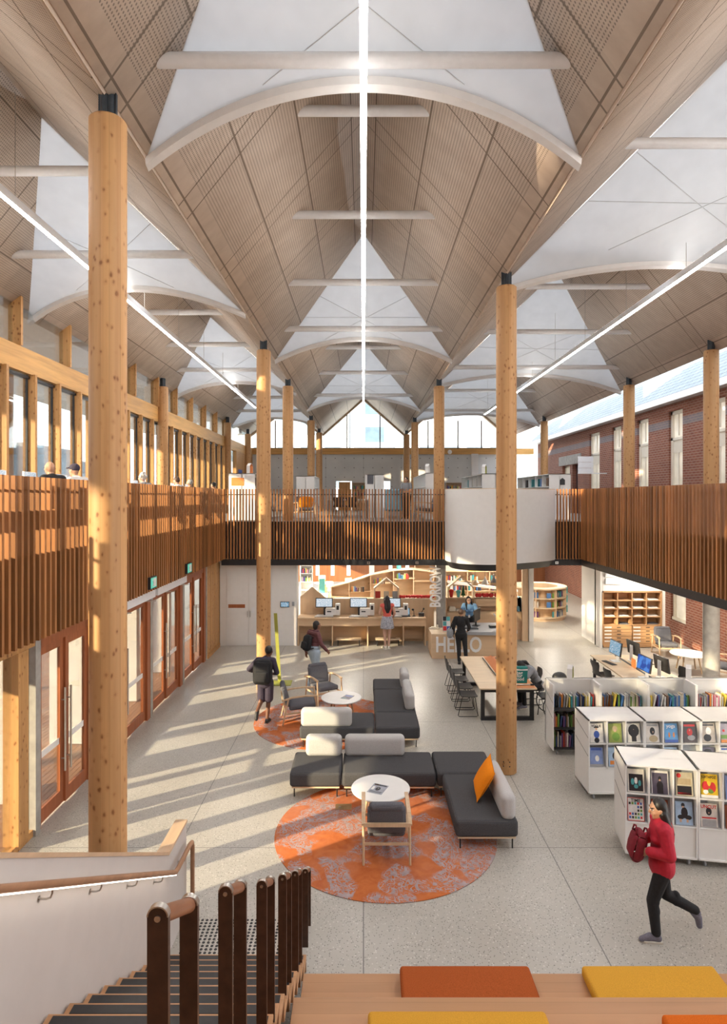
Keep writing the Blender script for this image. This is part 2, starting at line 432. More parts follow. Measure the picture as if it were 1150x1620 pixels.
# ---- sails
g = G('sail_fabric'); co = g.coord()
n = g.noise(co, 3, 2); cc = g.ramp(n, (.3, (.54, .55, .56)), (.7, (.58, .59, .60)))
g.n.remove(g.b); d_ = g.n.new('ShaderNodeBsdfDiffuse'); t_ = g.n.new('ShaderNodeBsdfTranslucent'); m_ = g.n.new('ShaderNodeMixShader')
g.put(d_.inputs[0], cc); g.put(t_.inputs[0], cc); m_.inputs[0].default_value = .16
g.put(m_.inputs[1], d_.outputs[0]); g.put(m_.inputs[2], t_.outputs[0]); g.put(g.out.inputs[0], m_.outputs[0]); SAILM = g.m
RIM = plain('sail_rim', (.80, .79, .78), .6, .03, 8); SEAM = plain('sail_seam', (.56, .56, .56), .6, .04, 20)
def sail(k, yf, ln, label):
    xr, zr, xa, za, xb, zb = ROOFS[k]; ya = yf - ln
    rt = thing('ceiling_sail', label, 'sail', (xr, yf, VZ), 0, 'fabric sails under the skylights')
    def P(s, t):
        xe, ze = (xa, za) if s < 0 else (xb, zb); ze = (za+zb)/2 + (ze - (za+zb)/2)*abs(s)
        return (xr + abs(s)*(xe-xr) - xr, ya + t*ln - yf, zr - t*(zr-ze) - .05 - VZ)
    tb = lambda s: 1 - (.15 if k == 'east' else .21)*(1 - abs(s)**2.0)
    mb = MB(); n = 40; m = 14; cols = []
    for i in range(n+1):
        s = -1 + 2*i/n; a = abs(s); b = tb(s)
        cols.append([mb.v(P(s, a + (b-a)*j/m)) for j in range(m+1)])
    for i in range(n):
        for j in range(m): mb.f(cols[i][j], cols[i+1][j], cols[i+1][j+1], cols[i][j+1])
    mb.build('membrane', SAILM, rt, 0, 60)
    mb = MB(); rs = []
    for i in range(n+1):
        s = -1 + 2*i/n; p = Vector(P(s, tb(s)))
        rs.append([mb.v(p + Vector(q)) for q in ((0, -.02, .05), (0, .02, -.07), (0, .12, -.10), (0, .12, .05))])
    mb.skin(rs); mb.build('arch_rim', RIM, rt)
    mb = MB()
    for (s0, t0), (s1, t1) in (((-.44, .45), (.42, .81)), ((.44, .45), (-.42, .81)), ((-.61, .62), (.61, .62))):
        pts = []
        for q in range(7):
            s = s0 + (s1-s0)*q/6; p = Vector(P(s, t0 + (t1-t0)*q/6)); pts.append(p + Vector((0, -.004, -.006)))
        mb.tube(pts, .006, 5)
    mb.build('seam', SEAM, rt)
    # unseen upright panel added behind the arch to stop sun leaking in
    mb = MB(); lo = []; hi = []
    for i in range(n+1):
        s = -1 + 2*i/n; xe, ze = (xa, za) if s < 0 else (xb, zb); zt = zr - abs(s)*(zr-ze) - VZ - .03
        zb_ = min(zt-.005, P(s, tb(s))[2] + .22 + .12*(1-abs(s))); x = abs(s)*(xe-xr)
        lo.append(mb.v((x, .02, zb_))); hi.append(mb.v((x, .02, zt)))
    for i in range(n): mb.f(lo[i], lo[i+1], hi[i+1], hi[i])
    mb.build('sun_block_panel', M['white_wall'], rt)
sail('nave', *FEET['nave'][0], 'nearest white sail of the central roof, cut off by the photo\'s top edge')
sail('nave', *FEET['nave'][1], 'middle white triangular sail of the central roof with arched lower edge')
sail('nave', *FEET['nave'][2], 'farthest white sail of the central roof, just before the glazed gable')
sail('west', *FEET['west'][1], 'white sail behind the nearest tall timber column, over the window side')
sail('west', *FEET['west'][2], 'second white sail along the window-side roof, beyond the tall column')
sail('west', *FEET['west'][3], 'farthest small white sail along the window-side roof')
sail('east', *FEET['east'][1], 'near white sail of the brick-side roof, running out of frame')
sail('east', *FEET['east'][2], 'middle white sail of the brick-side roof behind the single column')
sail('east', *FEET['east'][3], 'farthest white sail of the brick-side roof, close to the end gable')
# ---- tie tubes
TIES = dict(nave=[(3.81, 4.88), (6.33, 4.52), (8.82, 5.57), (11.34, 5.24), (13.93, 4.9), (16.41, 4.53), (18.9, 5.57), (21.3, 5.24), (23.8, 4.87), (26.7, 4.48), (29.2, 5.5), (31.7, 5.2)],
            west=[(9.3, 4.96), (11.42, 4.54), (16.5, 5.0), (19.2, 4.81), (21.6, 4.52), (26.5, 5.0), (29.2, 4.8), (31.6, 4.5)],
            east=[(8.9, 5.15), (11.4, 4.66), (15.94, 5.5), (18.4, 4.99), (20.8, 4.44), (26.0, 5.5), (28.5, 5.0), (31.0, 4.44)])
ORD = 'nearest second third fourth fifth sixth seventh eighth ninth tenth eleventh twelfth'.split()
TNAME = dict(nave='under the central roof', west='under the window-side roof', east='under the brick-side roof')
for k, L in TIES.items():
    xr, zr, xa, za, xb, zb = ROOFS[k]
    for i, (d, z) in enumerate(L):
        z += EYE; wl = (xr-xa)*(zr-z)/(zr-za); wr = (xb-xr)*(zr-z)/(zr-zb)
        ml, mr = (xr-xa)/(zr-za), (xb-xr)/(zr-zb); mb = MB(); rs = []; N = 14; r = .075
        for x0, m in ((-wl+.03, -ml), (wr-.03, mr)):
            rs.append([mb.v((x0 - m*r*math.sin(2*math.pi*q/N), r*math.cos(2*math.pi*q/N), r*math.sin(2*math.pi*q/N))) for q in range(N)])
        mb.skin(rs)
        solo('tie_beam', mb, M['alu'], '%s white tube spanning the roof slopes %s' % (ORD[i], TNAME[k]), 'tie tube', 'white tie tubes between roof slopes', (xr, d, z))
# ---- linear pendants
def pendant(x, y0, y1, z, label):
    t = thing('pendant_light', label, 'light', (x, y0, z), 0, 'long linear lights')
    L = y1-y0
    MB().box(-.034, 0, 0, .034, L, .12).build('housing', M['alu'], t)
    MB().box(-.026, .02, -.016, .026, L-.02, 0).build('diffuser', M['led'], t)
    MB().box(-.026, .02, .12, .026, L-.02, .126).build('added_uplight', M['uplight_fill'], t)  # strip added on the hidden housing top to brighten the ceiling
    for q in [1.5+2.52*i for i in range(int((L-1.5)/2.52)+1)]:
        MB().cyl((0, q, .13), (0, q, 1.45 if abs(x) < 1 else 1.6), .005, n=6).build('wire', M['steel'], t)
pendant(0, .6, 26.5, EYE+3.98, 'long white linear light hung down the middle of the central roof')
pendant(-4.85, 2, 27.5, EYE+4.06, 'long linear light passing behind the nearest tall column')
pendant(5.82, 2, 29.5, EYE+4.02, 'long linear light hung under the brick-side roof')
# ---- recessed lamps in the lower ceiling
for x, y in [(x, y) for y in (22.5, 26.0, 29.5, 33.0) for x in (-3.5, -.5, 2.0, 5.0, 8.0)] + [(9.0, y) for y in (8, 11, 14, 17, 19.6)]:
    ld = bpy.data.lights.new('downlight', 'AREA'); ld.shape = 'DISK'; ld.size = .22; ld.energy = 75; ld.color = (1, .92, .80)
    lo_ = bpy.data.objects.new('downlight', ld); COL.objects.link(lo_); lo_.location = (x, y, 2.79)
# ---- round timber columns
CR = .183
def column(x, y, base, label, top=8.81):
    t = thing('timber_column', label, 'column', (x, y, base), 0, 'round knotty timber columns')
    h = top-base; rs = [(CR-.012, 0), (CR, .012), (CR, h-.02), (CR-.02, h)]
    o = MB().lathe(rs, n=36).build('shaft', M['column'], t)
    mb = MB(); mb.cyl((0, 0, h), (0, 0, h+.30), .075, n=16); mb.box(-.02, -.09, h, .02, .09, h+.29); mb.box(-.09, -.02, h, .09, .02, h+.29)
    mb.build('steel_cap', M['cap'], t)
    if base < .1 and y > 10:
        mb = MB()
        for a in (-.5, .1):
            for z in (.16, .24): mb.ell((math.sin(a)*CR, -math.cos(a)*CR, z), (.012, .006, .012), 8, 5)
        mb.build('bolt', M['black'], t)
column(-2.6, 6.24, 0, 'nearest and thickest-looking timber column, standing beside the stair')
column(2.6, 11.16, 0, 'timber column standing on the floor behind the corner sofa')
column(-2.6, 15.96, 0, 'timber column rising from the floor behind the boy with a backpack')
column(-2.6, 21.1, MZ, 'upper-floor column just behind the slats, beside the tall floor-to-roof column', 8.81)
column(-2.6, 30.4, MZ, 'upper-floor column behind the middle white shelf end')
column(-2.6, 36.0, MZ, 'farthest window-side column of the central aisle, before the concrete wall')
column(2.6, 21.1, MZ, 'upper-floor column beside the curved white balcony')
column(2.6, 31.1, MZ, 'farther slim column left of the white balcony, in front of the teal shelf')
column(2.6, 37.0, MZ, 'farthest slim column left of the white balcony, next to the end wall')
column(-6.94, 21.2, MZ, 'column with dark beam bracket at the window wall, above the balustrade')
column(-6.94, 31.3, MZ, 'column at the window wall near the inner corner of the balustrade')
column(-6.94, 36.8, MZ, 'slim column in the far window-side corner of the upper floor')
column(9.05, 15.96, MZ, 'nearest column in front of the upper brick wall', 8.81)
column(9.05, 20.9, MZ, 'second column in front of the upper brick wall')
column(9.05, 30.7, MZ, 'farthest column in front of the upper brick wall, by the concrete lintel')
def conc_col(x, y, r, label):
    solo('concrete_column', MB().lathe([(r, 0), (r, MZ-1.4)], n=28), M['conc_x'], label, 'column', None, (x, y, 0))
conc_col(9.05, 15.96, .2, 'round grey concrete column beside the round table and brick wall')
conc_col(2.62, 20.75, .16, 'round concrete column carrying the vertical white lettering')
# ---- left mezzanine wall: posts, beam, glazing
XW = -7.15
mb = MB(); mb.box(XW-.1, 0, 7.59, XW+.10, 39, 8.10)
struct('trim_2', mb, M['pine_beam'])
mb = MB(); i = 0
y = 13.06 - 1.05*12
while y < 31:
    mb.box(XW-.10, y, MZ, XW+.16, y+.08, 7.6)
    if i % 2: mb.box(XW-.10, y+.5, 8.1, XW+.16, y+.58, 9.1)
    y += 1.05; i += 1
mb.box(XW-.1, 31, MZ, XW+.1, 32.2, 7.6); mb.box(XW-.1, 34, MZ, XW+.1, 39, 7.6)
struct('wall_left_upper', mb, M['pine'])
mb = MB(); mb.box(XW-.02, 0, MZ, XW-.005, 39, 7.6); mb.box(XW-.02, 0, 8.1, XW-.005, 39, 9.3)
struct('window_1', mb, M['glass'])
mb = MB(); y = 13.06 - 1.05*12
while y < 31:
    mb.box(XW-.03, y+1.015, MZ, XW+.01, y+1.045, 7.6); mb.box(XW-.03, y, 7.5, XW+.05, y+1.0, 7.56); y += 1.05
mb.box(XW-.03, 0, 8.1, XW+.03, 39, 8.13)
struct('trim_3', mb, M['black'])
for y in (21.2, 31.3):
    solo('beam_bracket', MB().box(-.09, -.12, -.2, .03, .12, .2), M['black'], 'dark steel bracket joining beam and %s column at the window wall' % ('nearer' if y < 25 else 'farther'), 'bracket', None, (XW+.12, y, 7.85))
# ---- ground floor left facade
XD = -4.87
mb = MB()
mb.box(XD-.12, -6, 0, XD+.02, 5.0, 3.0); mb.box(XW-.1, -6, MZ, XW+.1, 0, 9.0); mb.box(XD-.12, 0, 0, XD+.02, 9.06, .10); mb.box(XD-.12, 0, 2.80, XD+.05, 9.06, 3.0)
for y in (5.6, 6.6, 7.6, 8.55): mb.box(XD-.16, y, .1, XD+.06, y+.26, 2.8)
mb.box(XD-.1, 18.97, 0, XD+.02, 20.9, 3.06); mb.box(XD-.02, 18.97, 0, XD+.08, 20.5, .12)
for y in (19.48, 20.0): mb.box(XD+.02, y-.012, .12, XD+.024, y+.012, 3.0)
struct('wall_left', mb, M['pine'])
mb = MB()
for y in (9.08, 11.05, 13.95, 16.42, 18.82): mb.box(XD-.10, y-.08, 0, XD+.06, y+.06, 2.98)
struct('trim_4', mb, M['conc_x'])
struct('window_2', MB().box(XD-.05, 0, .1, XD-.035, 9.0, 2.8), M['glass'])
def entry_door(n, y0, y1, label, opener):
    t = thing('door_%d' % n, label, 'door', (XD, (y0+y1)/2, 0)); t['kind'] = 'structure'
    h = 2.72; w = (y1-y0)/2; mb = MB()
    mb.box(-.10, -w, 0, .03, -w+.09, 2.95); mb.box(-.10, w-.20, 0, .05, w, 2.95); mb.box(-.10, -w, h, .03, w, 2.95)
    mb.build('door_frame', M['jarrah'], t)
    a, b = -w+.10, w-.21; mid = (a+b)/2
    for p0, p1, off in ((a, mid-.005, -.03), (mid+.005, b, 0)):
        mb = MB(); s = .11
        mb.box(off-.045, p0, .02, off, p0+s, h); mb.box(off-.045, p1-s, .02, off, p1, h)
        mb.box(off-.045, p0+s, .02, off, p1-s, .24); mb.box(off-.045, p0+s, h-.14, off, p1-s, h)
        l = mb.build('door_leaf', M['jarrah'], t)
        MB().box(off-.027, p0+s, .24, off-.02, p1-s, h-.14).build('pane', M['glass'], l)
        MB().box(off-.017, p0+s, 1.0, off-.014, p1-s, 1.10).build('sight_band', M['white'], l)
        yy = p1-.06 if p0 == a else p0+.06
        mb = MB(); mb.cyl((off+.06, yy, .55), (off+.06, yy, 1.9), .016, n=10)
        for z in (.75, 1.7): mb.cyl((off, yy, z), (off+.06, yy, z), .01, n=8)
        mb.build('pull_handle', M['steel'], l)
    if opener:
        o = MB().box(.04, -w+.02, 2.74, .17, w-.02, 2.95).build('door_opener', M['alu'], t)
        mb = MB()
        for q in (-.5, .55): mb.bar((.1, q*w, 2.73), (.28, q*w+.28, 2.70), .03, .015); mb.bar((.28, q*w+.28, 2.70), (.03, q*w+.42, 2.68), .03, .015)
        mb.build('opener_arm', M['steel'], o)
entry_door(1, 9.12, 11.02, 'near glazed red hardwood entrance door beside the concrete post', False)
entry_door(2, 11.14, 13.88, 'glazed red hardwood entrance door half hidden by the nearest column', True)
entry_door(3, 14.02, 16.34, 'glazed red hardwood entrance door under the farther exit sign', True)
entry_door(4, 16.5, 18.74, 'last glazed red hardwood entrance door before the timber panel', False)
# outside: deck, white blade walls, canopy
mb = MB(); x = -12.0
while x < XD-.12: mb.box(x, -2, -.10, x+.085, 24, -.02); x += .095
struct('floor_deck', mb, wood('deck_boards', (.46, .22, .10), 1, 12, .2, .5))
mb = MB()
for y in (9.95, 12.4, 15.0, 17.5): mb.box(-6.35, y, 0, -5.55, y+.22, 3.0)
struct('wall_outside', mb, plain('white_render', (.80, .77, .72), .7, .03, 5))
struct('ceiling_canopy', MB().box(-14.6, -3, 9.3, -7.4, 42, 9.45), wood('canopy_ply', (.74, .68, .60), 1, 4, .08, .6))
mb = MB()
for y in (8, 14, 20, 26): mb.cyl((-11.6, y, 0), (-11.6, y, 9.2), .17, n=16)
struct('trim_5', mb, M['pine'])
# ---- slatted balustrades
def balustrade(x0, y0, x1, y1, label, back):
    d = Vector((x1-x0, y1-y0, 0)); L = d.length; t = thing('slatted_balustrade', label, 'balustrade', (x0, y0, 0), math.atan2(d.y, d.x))
    rnd = random.Random(int(L*100)); mb = MB(); q = .05
    side = L > 15; pitch, hw, hd = (.150, .027, .036) if side else (.102, .021, .03)
    while q < L-.02:
        mb.box(q-hw, -hd, 2.94 + rnd.uniform(-.004, .004), q+hw, hd, BT); q += pitch
    mb.build('slat', M['slat'], t)
    s = back
    MB().box(0, s*.037, 5.07, L, s*.062, 5.10).build('top_rail', M['black'], t)
    MB().box(0, s*.037, 2.96, L, s*.062, MZ).build('backing', M['black'], t)
balustrade(XL, 0, XL, YB, 'red-brown slatted balustrade above the entrance doors, on the window side', 1)
balustrade(XL, YB, 2.70, YB, 'slatted balustrade across the far end, between window side and white balcony', 1)
balustrade(6.38, YB, XR, YB, 'short slatted balustrade between the white balcony and the brick side', 1)
balustrade(XR, 0, XR, YB, 'golden-brown slatted balustrade along the brick side, running out of frame', -1)
mb = MB(); mb.box(XL-.06, YB-.03, 2.74, 2.9, YB+.09, 2.94); mb.box(6.0, YB-.03, 2.74, XR+.05, YB+.09, 2.94); mb.box(XR-.02, 0, 2.74, XR+.10, YB+.05, 2.94)
struct('trim_6', mb, M['black'])
# curved white balcony front
t = thing('curved_balcony', 'smooth white curved balcony front interrupting the slats', 'balcony', (4.5, YB, 0))
ctl = [(2.70, 20.34), (2.72, 19.9), (2.86, 19.45), (3.15, 19.08), (3.55, 18.88), (4.0, 18.84), (4.5, 19.0), (5.0, 19.3), (5.5, 19.62), (6.0, 19.98), (6.36, 20.34)]
def spline(c, n=6):
    out = []
    for i in range(len(c)-1):
        p0, p1, p2, p3 = c[max(i-1,0)], c[i], c[i+1], c[min(i+2, len(c)-1)]
        for k in range(n):
            u = k/n
            out.append(tuple(.5*(2*b + (-a+cc)*u + (2*a-5*b+4*cc-dd)*u*u + (-a+3*b-3*cc+dd)*u**3) for a, b, cc, dd in zip(p0, p1, p2, p3)))
    return out + [c[-1]]
pl = [(x-4.5, y-YB) for x, y in spline(ctl)]
def curvewall(pl, z0, z1, th):
    mb = MB(); rs = []
    for i, (x, y) in enumerate(pl):
        a = Vector(pl[max(i-1,0)]); b = Vector(pl[min(i+1, len(pl)-1)]); n = Vector((-(b-a).y, (b-a).x)).normalized()*th
        rs.append([mb.v((x, y, z0)), mb.v((x, y, z1)), mb.v((x+n.x, y+n.y, z1)), mb.v((x+n.x, y+n.y, z0))])
    return mb.skin(rs)
curvewall(pl, 2.92, BT-.02, .06).build('white_panel', M['white'], t)
curvewall(pl, BT-.02, BT, .07).build('ply_capping', M['ply_edge'], t)
in_ = [(x*.93, y*.93 - .02 + .12) for x, y in pl]
mb = MB(); a = [mb.v((x, y, 2.92)) for x, y in pl]; b = [mb.v((x*.9-.03, y*.86, 2.70)) for x, y in pl]
for i in range(len(pl)-1): mb.f(a[i], a[i+1], b[i+1], b[i])
mb.f(*b); mb.build('dark_base', M['black'], t)
MB().prism([(x*.96, y*.90+.06, MZ-.02) for x, y in pl], (0, 0, .03)).build('floor_plate', UF, t)
# ---- upper end wall
YE = 39.0
g = G('concrete_panels'); co = g.coord(); X = g.xyz(co)
n = g.noise(co, .8, 4); col = g.ramp(n, (.3, (.58, .59, .59)), (.7, (.68, .69, .68)))
ln = g.math('MAXIMUM', g.math('LESS_THAN', g.math('PINGPONG', X[0], 1.2), .012), g.math('LESS_THAN', g.math('PINGPONG', g.math('SUBTRACT', X[2], 4.2), 1.8), .012))
col = g.mix(g.math('MULTIPLY', ln, .5), col, (.2, .2, .2))
hx = g.math('SUBTRACT', g.math('PINGPONG', g.math('ADD', X[0], .3), .6), .3); hz = g.math('SUBTRACT', g.math('PINGPONG', X[2], .6), .3)
ho = g.math('LESS_THAN', g.math('SQRT', g.math('ADD', g.math('MULTIPLY', hx, hx), g.math('MULTIPLY', hz, hz))), .035)
col = g.mix(g.math('MULTIPLY', ho, .7), col, (.12, .12, .12))
CONC = g.fin(col, .7)
def holed(mb, axis, at, th, u0, u1, z0, z1, holes):
    """wall in the plane axis=at; holes are (u0,u1,z0,z1)"""
    us = sorted({u0, u1, *[h[0] for h in holes], *[h[1] for h in holes]}); zs = sorted({z0, z1, *[h[2] for h in holes], *[h[3] for h in holes]})
    us = [q for q in us if u0 <= q <= u1]; zs = [q for q in zs if z0 <= q <= z1]
    for a, b in zip(us, us[1:]):
        run = None
        for c, d in zip(zs, zs[1:]):
            m = ((a+b)/2, (c+d)/2); hole = any(h[0] < m[0] < h[1] and h[2] < m[1] < h[3] for h in holes)
            if hole: continue
            if axis == 'x': mb.box(at, a, c, at+th, b, d)
            else: mb.box(a, at, c, b, at+th, d)
    return mb
ew = [(-3.9, -2.9, MZ, 6.05), (-1.75, -.75, MZ, 6.05), (1.0, 1.7, MZ, 6.05)]
struct('wall_back_upper', holed(MB(), 'y', YE, .2, -7.2, 8.6, MZ, 7.75, ew), CONC)
struct('window_3', MB().box(-7.2, YE+.08, MZ, 8.6, YE+.09, 7.75), M['glass'])
struct('trim_7', MB().box(-7.2, YE-.1, 7.75, 10.8, YE+.12, 8.12), M['pine_beam_x'])
struct('window_4', MB().box(-7.2, YE, 8.12, 9.2, YE+.012, 11.8), M['glass'])
mb = MB()
for x in (-5.6, -1.05, 1.05, 4.1, 6.0, 7.5): mb.box(x-.035, YE-.05, 8.1, x+.035, YE+.05, 11.0 if abs(x) < 2 else 9.9)
mb.box(-7.2, YE-.04, 8.1, 9.2, YE+.04, 8.17)
struct('trim_8', mb, M['bronze'])
mb = MB()
for k, (xr, zr, xa, za, xb, zb) in ROOFS.items():
    for xe, ze in ((xa, za), (xb, zb)): mb.bar((xr, YE-.12, zr-.12), (xe, YE-.12, ze-.12), .22, .14)
struct('trim_9', mb, wood('gable_trim', (.62, .47, .33), 0, 6, .1, .6))
solo('white_post', MB().box(-.2, -.15, 0, .2, .15, 3.56), M['white_wall'], 'pale concrete pier at the far end under the timber beam, beside the gabled glazing', 'pier', None, (7.0, 38.6, MZ))
struct('wall_light_block', MB().box(-7.4, -6.2, 0, 11, -6, 12.2), plain('light_block_brown', (.22, .15, .10), .7, .1, 6))  # unseen dark wall added to cut the light from behind the camera
# grey blocks added far out to tone down the bright sky in the windows
mb = MB(); rb_ = random.Random(2); y = -40
while y < 120:
    w_ = rb_.uniform(9, 18); mb.box(-62, y, -1, -46 - rb_.uniform(0, 6), y+w_, rb_.uniform(10, 14.5)); y += w_ + rb_.uniform(0, 2)
struct('exterior_sky_screen', mb, plain('sky_screen_grey', (.26, .29, .31), .8, .25, .35))
struct('exterior_ground', MB().box(-70, -40, -.4, XD-.2, 120, -.11), plain('yard_paving', (.50, .48, .45), .8, .1, 1))
# buildings beyond the end gable
mb = MB(); mb.box(-14, 60, -1, -1.5, 70, 16); mb.box(-1.0, 66, -1, 3.4, 74, 22); mb.box(4.5, 60, -1, 20, 70, 13)
GW = plain('outside_white', (.80, .80, .80), .8, .03, 2)
struct('exterior_buildings', mb, GW)
mb = MB()
for x0, x1, y, zt in ((-13, -2, 59.9, 15), (5.5, 19, 59.9, 12)):
    x = x0
    while x < x1-1.5:
        z = 6.0
        while z < zt-1.2: mb.box(x, y, z, x+1.5, y+.1, z+1.5); z += 2.6
        x += 2.3
mb.box(.2, 65.9, 11, 2.2, 66, 12.6); mb.box(.2, 65.9, 14, 2.2, 66, 15.6)
struct('exterior_windows', mb, plain('outside_glass', (.25, .33, .38), .15, .2, 1))
# ---- old brick building on the right
XBR = 10.8
def brick_mat(name, plane):
    g = G(name); X = g.xyz(g.coord()); v = g.comb(X[1] if plane == 'x' else X[0], X[2])
    b = g.n.new('ShaderNodeTexBrick'); g.put(b.inputs['Vector'], v); b.inputs['Scale'].default_value = 1
    b.inputs['Color1'].default_value = (.20, .062, .036, 1); b.inputs['Color2'].default_value = (.27, .09, .05, 1); b.inputs['Mortar'].default_value = (.42, .34, .27, 1)
    b.inputs['Brick Width'].default_value = .24; b.inputs['Row Height'].default_value = .086; b.inputs['Mortar Size'].default_value = .008; b.inputs['Mortar Smooth'].default_value = .1
    col = b.outputs[0]
    band = g.math('MULTIPLY', g.math('GREATER_THAN', X[2], 7.45), g.math('LESS_THAN', X[2], 7.72))
    col = g.mix(g.math('MULTIPLY', band, g.ramp(b.outputs[1], (0, 1.0), (1, .25))), col, (.17, .19, .22))
    col = g.mix(.25, col, g.ramp(g.noise(g.coord(), 2.2, 4), (.3, (.20, .07, .05)), (.7, (.42, .17, .11))))
    g.bump(g.math('SUBTRACT', 1.0, b.outputs[1]), .008, .7)
    return g.fin(col, .8)
BRK = brick_mat('red_brick', 'x'); BRKY = brick_mat('red_brick_return', 'y')
UW = [(18.3, 19.25), (20.75, 21.7), (23.25, 24.2), (25.7, 26.65), (28.05, 29.3)]
holes = [(a, b, 4.35, 8.02) for a, b in UW] + [(16.0, 16.95, 4.35, 8.02), (13.5, 14.4, 4.35, 8.02), (30.9, 31.7, MZ, 6.7), (32.1, 33.3, MZ, 6.7)]
GWN = [(20.55, 21.55), (17.1, 18.2)]
holes += [(a, b, .72, 2.7) for a, b in GWN] + [(26.5, 27.4, 0, 2.6)]
struct('wall_right', holed(MB(), 'x', XBR, .34, 8, 38, 0, 8.3, holes), BRK)
mb = MB()
for a, b in GWN:
    mb.box(XBR-.03, a-.04, .60, XBR+.2, b+.04, .72)
struct('trim_10', mb, brick_mat('brick_sill', 'x'))
def sash(a, b, z0, z1, n, label):
    t = thing('window_%d' % n, label, 'window', (XBR+.14, (a+b)/2, z0)); t['kind'] = 'structure'
    w = (b-a)/2; h = z1-z0; mb = MB()
    mb.box(-.06, -w, 0, .06, -w+.13, h); mb.box(-.06, w-.13, 0, .06, w, h); mb.box(-.06, -w, h-.13, .06, w, h); mb.box(-.10, -w, 0, .06, w, .10)
    if h > 3:
        mb.box(-.06, -w, h*.72, .06, w, h*.72+.09); mb.box(-.03, -w, h*.60, .03, w, h*.72)
        mb.box(-.05, -w, h*.28, .05, w, h*.28+.07); mb.box(-.04, -.03, h*.28, .04, .03, h*.60); mb.box(-.04, -.02, h*.76, .04, .02, h)
    else:
        mb.box(-.06, -w, h*.66, .06, w, h*.66+.07); mb.box(-.03, -.02, h*.66, .03, .02, h)
    mb.build('window_frame', M['cream'], t)
    MB().box(.0, -w+.1, .1, .012, w-.1, h-.1).build('pane', glow_pane, t)
g = G('lit_pane'); gp_ = g.ramp(g.noise(g.coord(), 1.2, 2), (.3, (.62, .57, .46)), (.7, (.90, .84, .72))); glow_pane = g.fin(gp_, .08, 0, .6, gp_, .35)
for i, (a, b) in enumerate(UW + [(16.0, 16.95), (13.5, 14.4)]):
    sash(a, b, 4.35, 8.02, 5+i, '%s tall cream sash window in the upper brick wall' % ('second third fourth fifth sixth nearest hidden'.split()[i]))
for i, (a, b) in enumerate(GWN):
    sash(a, b, .72, 2.7, 12+i, ('ground-floor cream sash window beside the pigeonhole cabinet', 'ground-floor cream sash window hidden behind the concrete column')[i])
struct('door_5', MB().box(XBR+.2, 30.9, MZ, XBR+.25, 31.7, 6.7), plain('dark_door', (.06, .035, .04), .5))
mb = MB(); mb.box(XBR+.15, 32.1, MZ, XBR+.25, 32.2, 6.7); mb.box(XBR+.15, 33.2, MZ, XBR+.25, 33.3, 6.7); mb.box(XBR+.15, 32.1, 6.6, XBR+.25, 33.3, 6.7)
mb.box(XBR+.15, 26.5, 0, XBR+.25, 26.62, 2.6); mb.box(XBR+.15, 27.28, 0, XBR+.25, 27.4, 2.6)
struct('trim_11', mb, M['cream'])
struct('window_14', MB().box(XBR+.2, 32.2, MZ, XBR+.21, 33.2, 6.6), glow_pane)
struct('trim_12', MB().box(XBR-.04, 30.4, 6.72, XBR+.1, 33.8, 7.2), M['conc_x'])
mb = MB(); mb.box(10.35, 6, 8.24, 10.42, 38.2, 8.46); mb.box(10.42, 6, 8.28, XBR+.3, 38.2, 8.32)
struct('trim_13', mb, M['white'])
# slate roof of the old building
g = G('slate_courses'); X = g.xyz(g.coord()); v = g.comb(X[1], X[2])
b = g.n.new('ShaderNodeTexBrick'); g.put(b.inputs['Vector'], v); b.inputs['Scale'].default_value = 1
b.inputs['Color1'].default_value = (.15, .19, .22, 1); b.inputs['Color2'].default_value = (.20, .24, .27, 1); b.inputs['Mortar'].default_value = (.04, .05, .06, 1)
b.inputs['Brick Width'].default_value = .3; b.inputs['Row Height'].default_value = .16; b.inputs['Mortar Size'].default_value = .012
SLATE = g.fin(b.outputs[0], .6)
mb = MB(); mb.prism([(10.36, 6, 8.46), (14.4, 6, 12.1), (14.4, 6, 11.9), (10.36, 6, 8.38)], (0, 32.2, 0))
struct('ceiling_old_roof', mb, SLATE)
struct('window_15', MB().box(10.75, YE-.6, MZ, 13, YE-.58, 8.6), M['glass'])
# =================================================================== STAIR AND TIERED SEATS
SX0, SX1 = -2.10, -.60
NR = 20; GO, RI = .295, .17
def tread_z(y): return max(0, math.floor((6.45 - y)/GO) + 1) * RI if y < 6.45 else 0
t = thing('staircase', 'timber stair with black nosing strips going down to the floor', 'stair', (0, 0, 0))
mb = MB(); nz = MB()
for n in range(1, NR+1):
    y1 = 6.45 - GO*(n-1)
    mb.box(SX0, y1-GO-.02, RI*n-.035, SX1, y1, RI*n); mb.box(SX0, y1-.03, RI*(n-1), SX1, y1-.015, RI*n-.035)
    nz.box(SX0+.04, y1-.095, RI*n-.002, SX1-.03, y1-.02, RI*n+.004)
mb.build('tread', M['tread'], t, .004); nz.build('nosing_strip', M['black'], t)
pts = [(7.34, 0), (7.34, 1.09), (6.66, 1.09)]; y = .3
pts += [(y, 1.09 + .577*(6.66-y)), (y, 0)]
t = thing('stair_balustrade', 'solid white stair balustrade wall with timber capping', 'balustrade wall', (-2.18, 0, 0))
MB().prism([(-.06, a, b) for a, b in pts], (.12, 0, 0)).build('white_panel', plain('stair_panel_dimmed', (.60, .555, .52), .6, .02, 5), t)  # white panel; the dimness of the stair is put into its colour
mb = MB(); mb.box(-.07, 6.66, 1.09, .07, 7.35, 1.12); mb.bar((0, 6.667, 1.103), (0, .3, 1.103+.577*6.367), .14, .03)
mb.build('capping', M['oak_top'], t)
t = thing('wall_handrail', 'round timber handrail with glowing strip below, on the white stair wall', 'handrail', (-2.03, 0, 0))
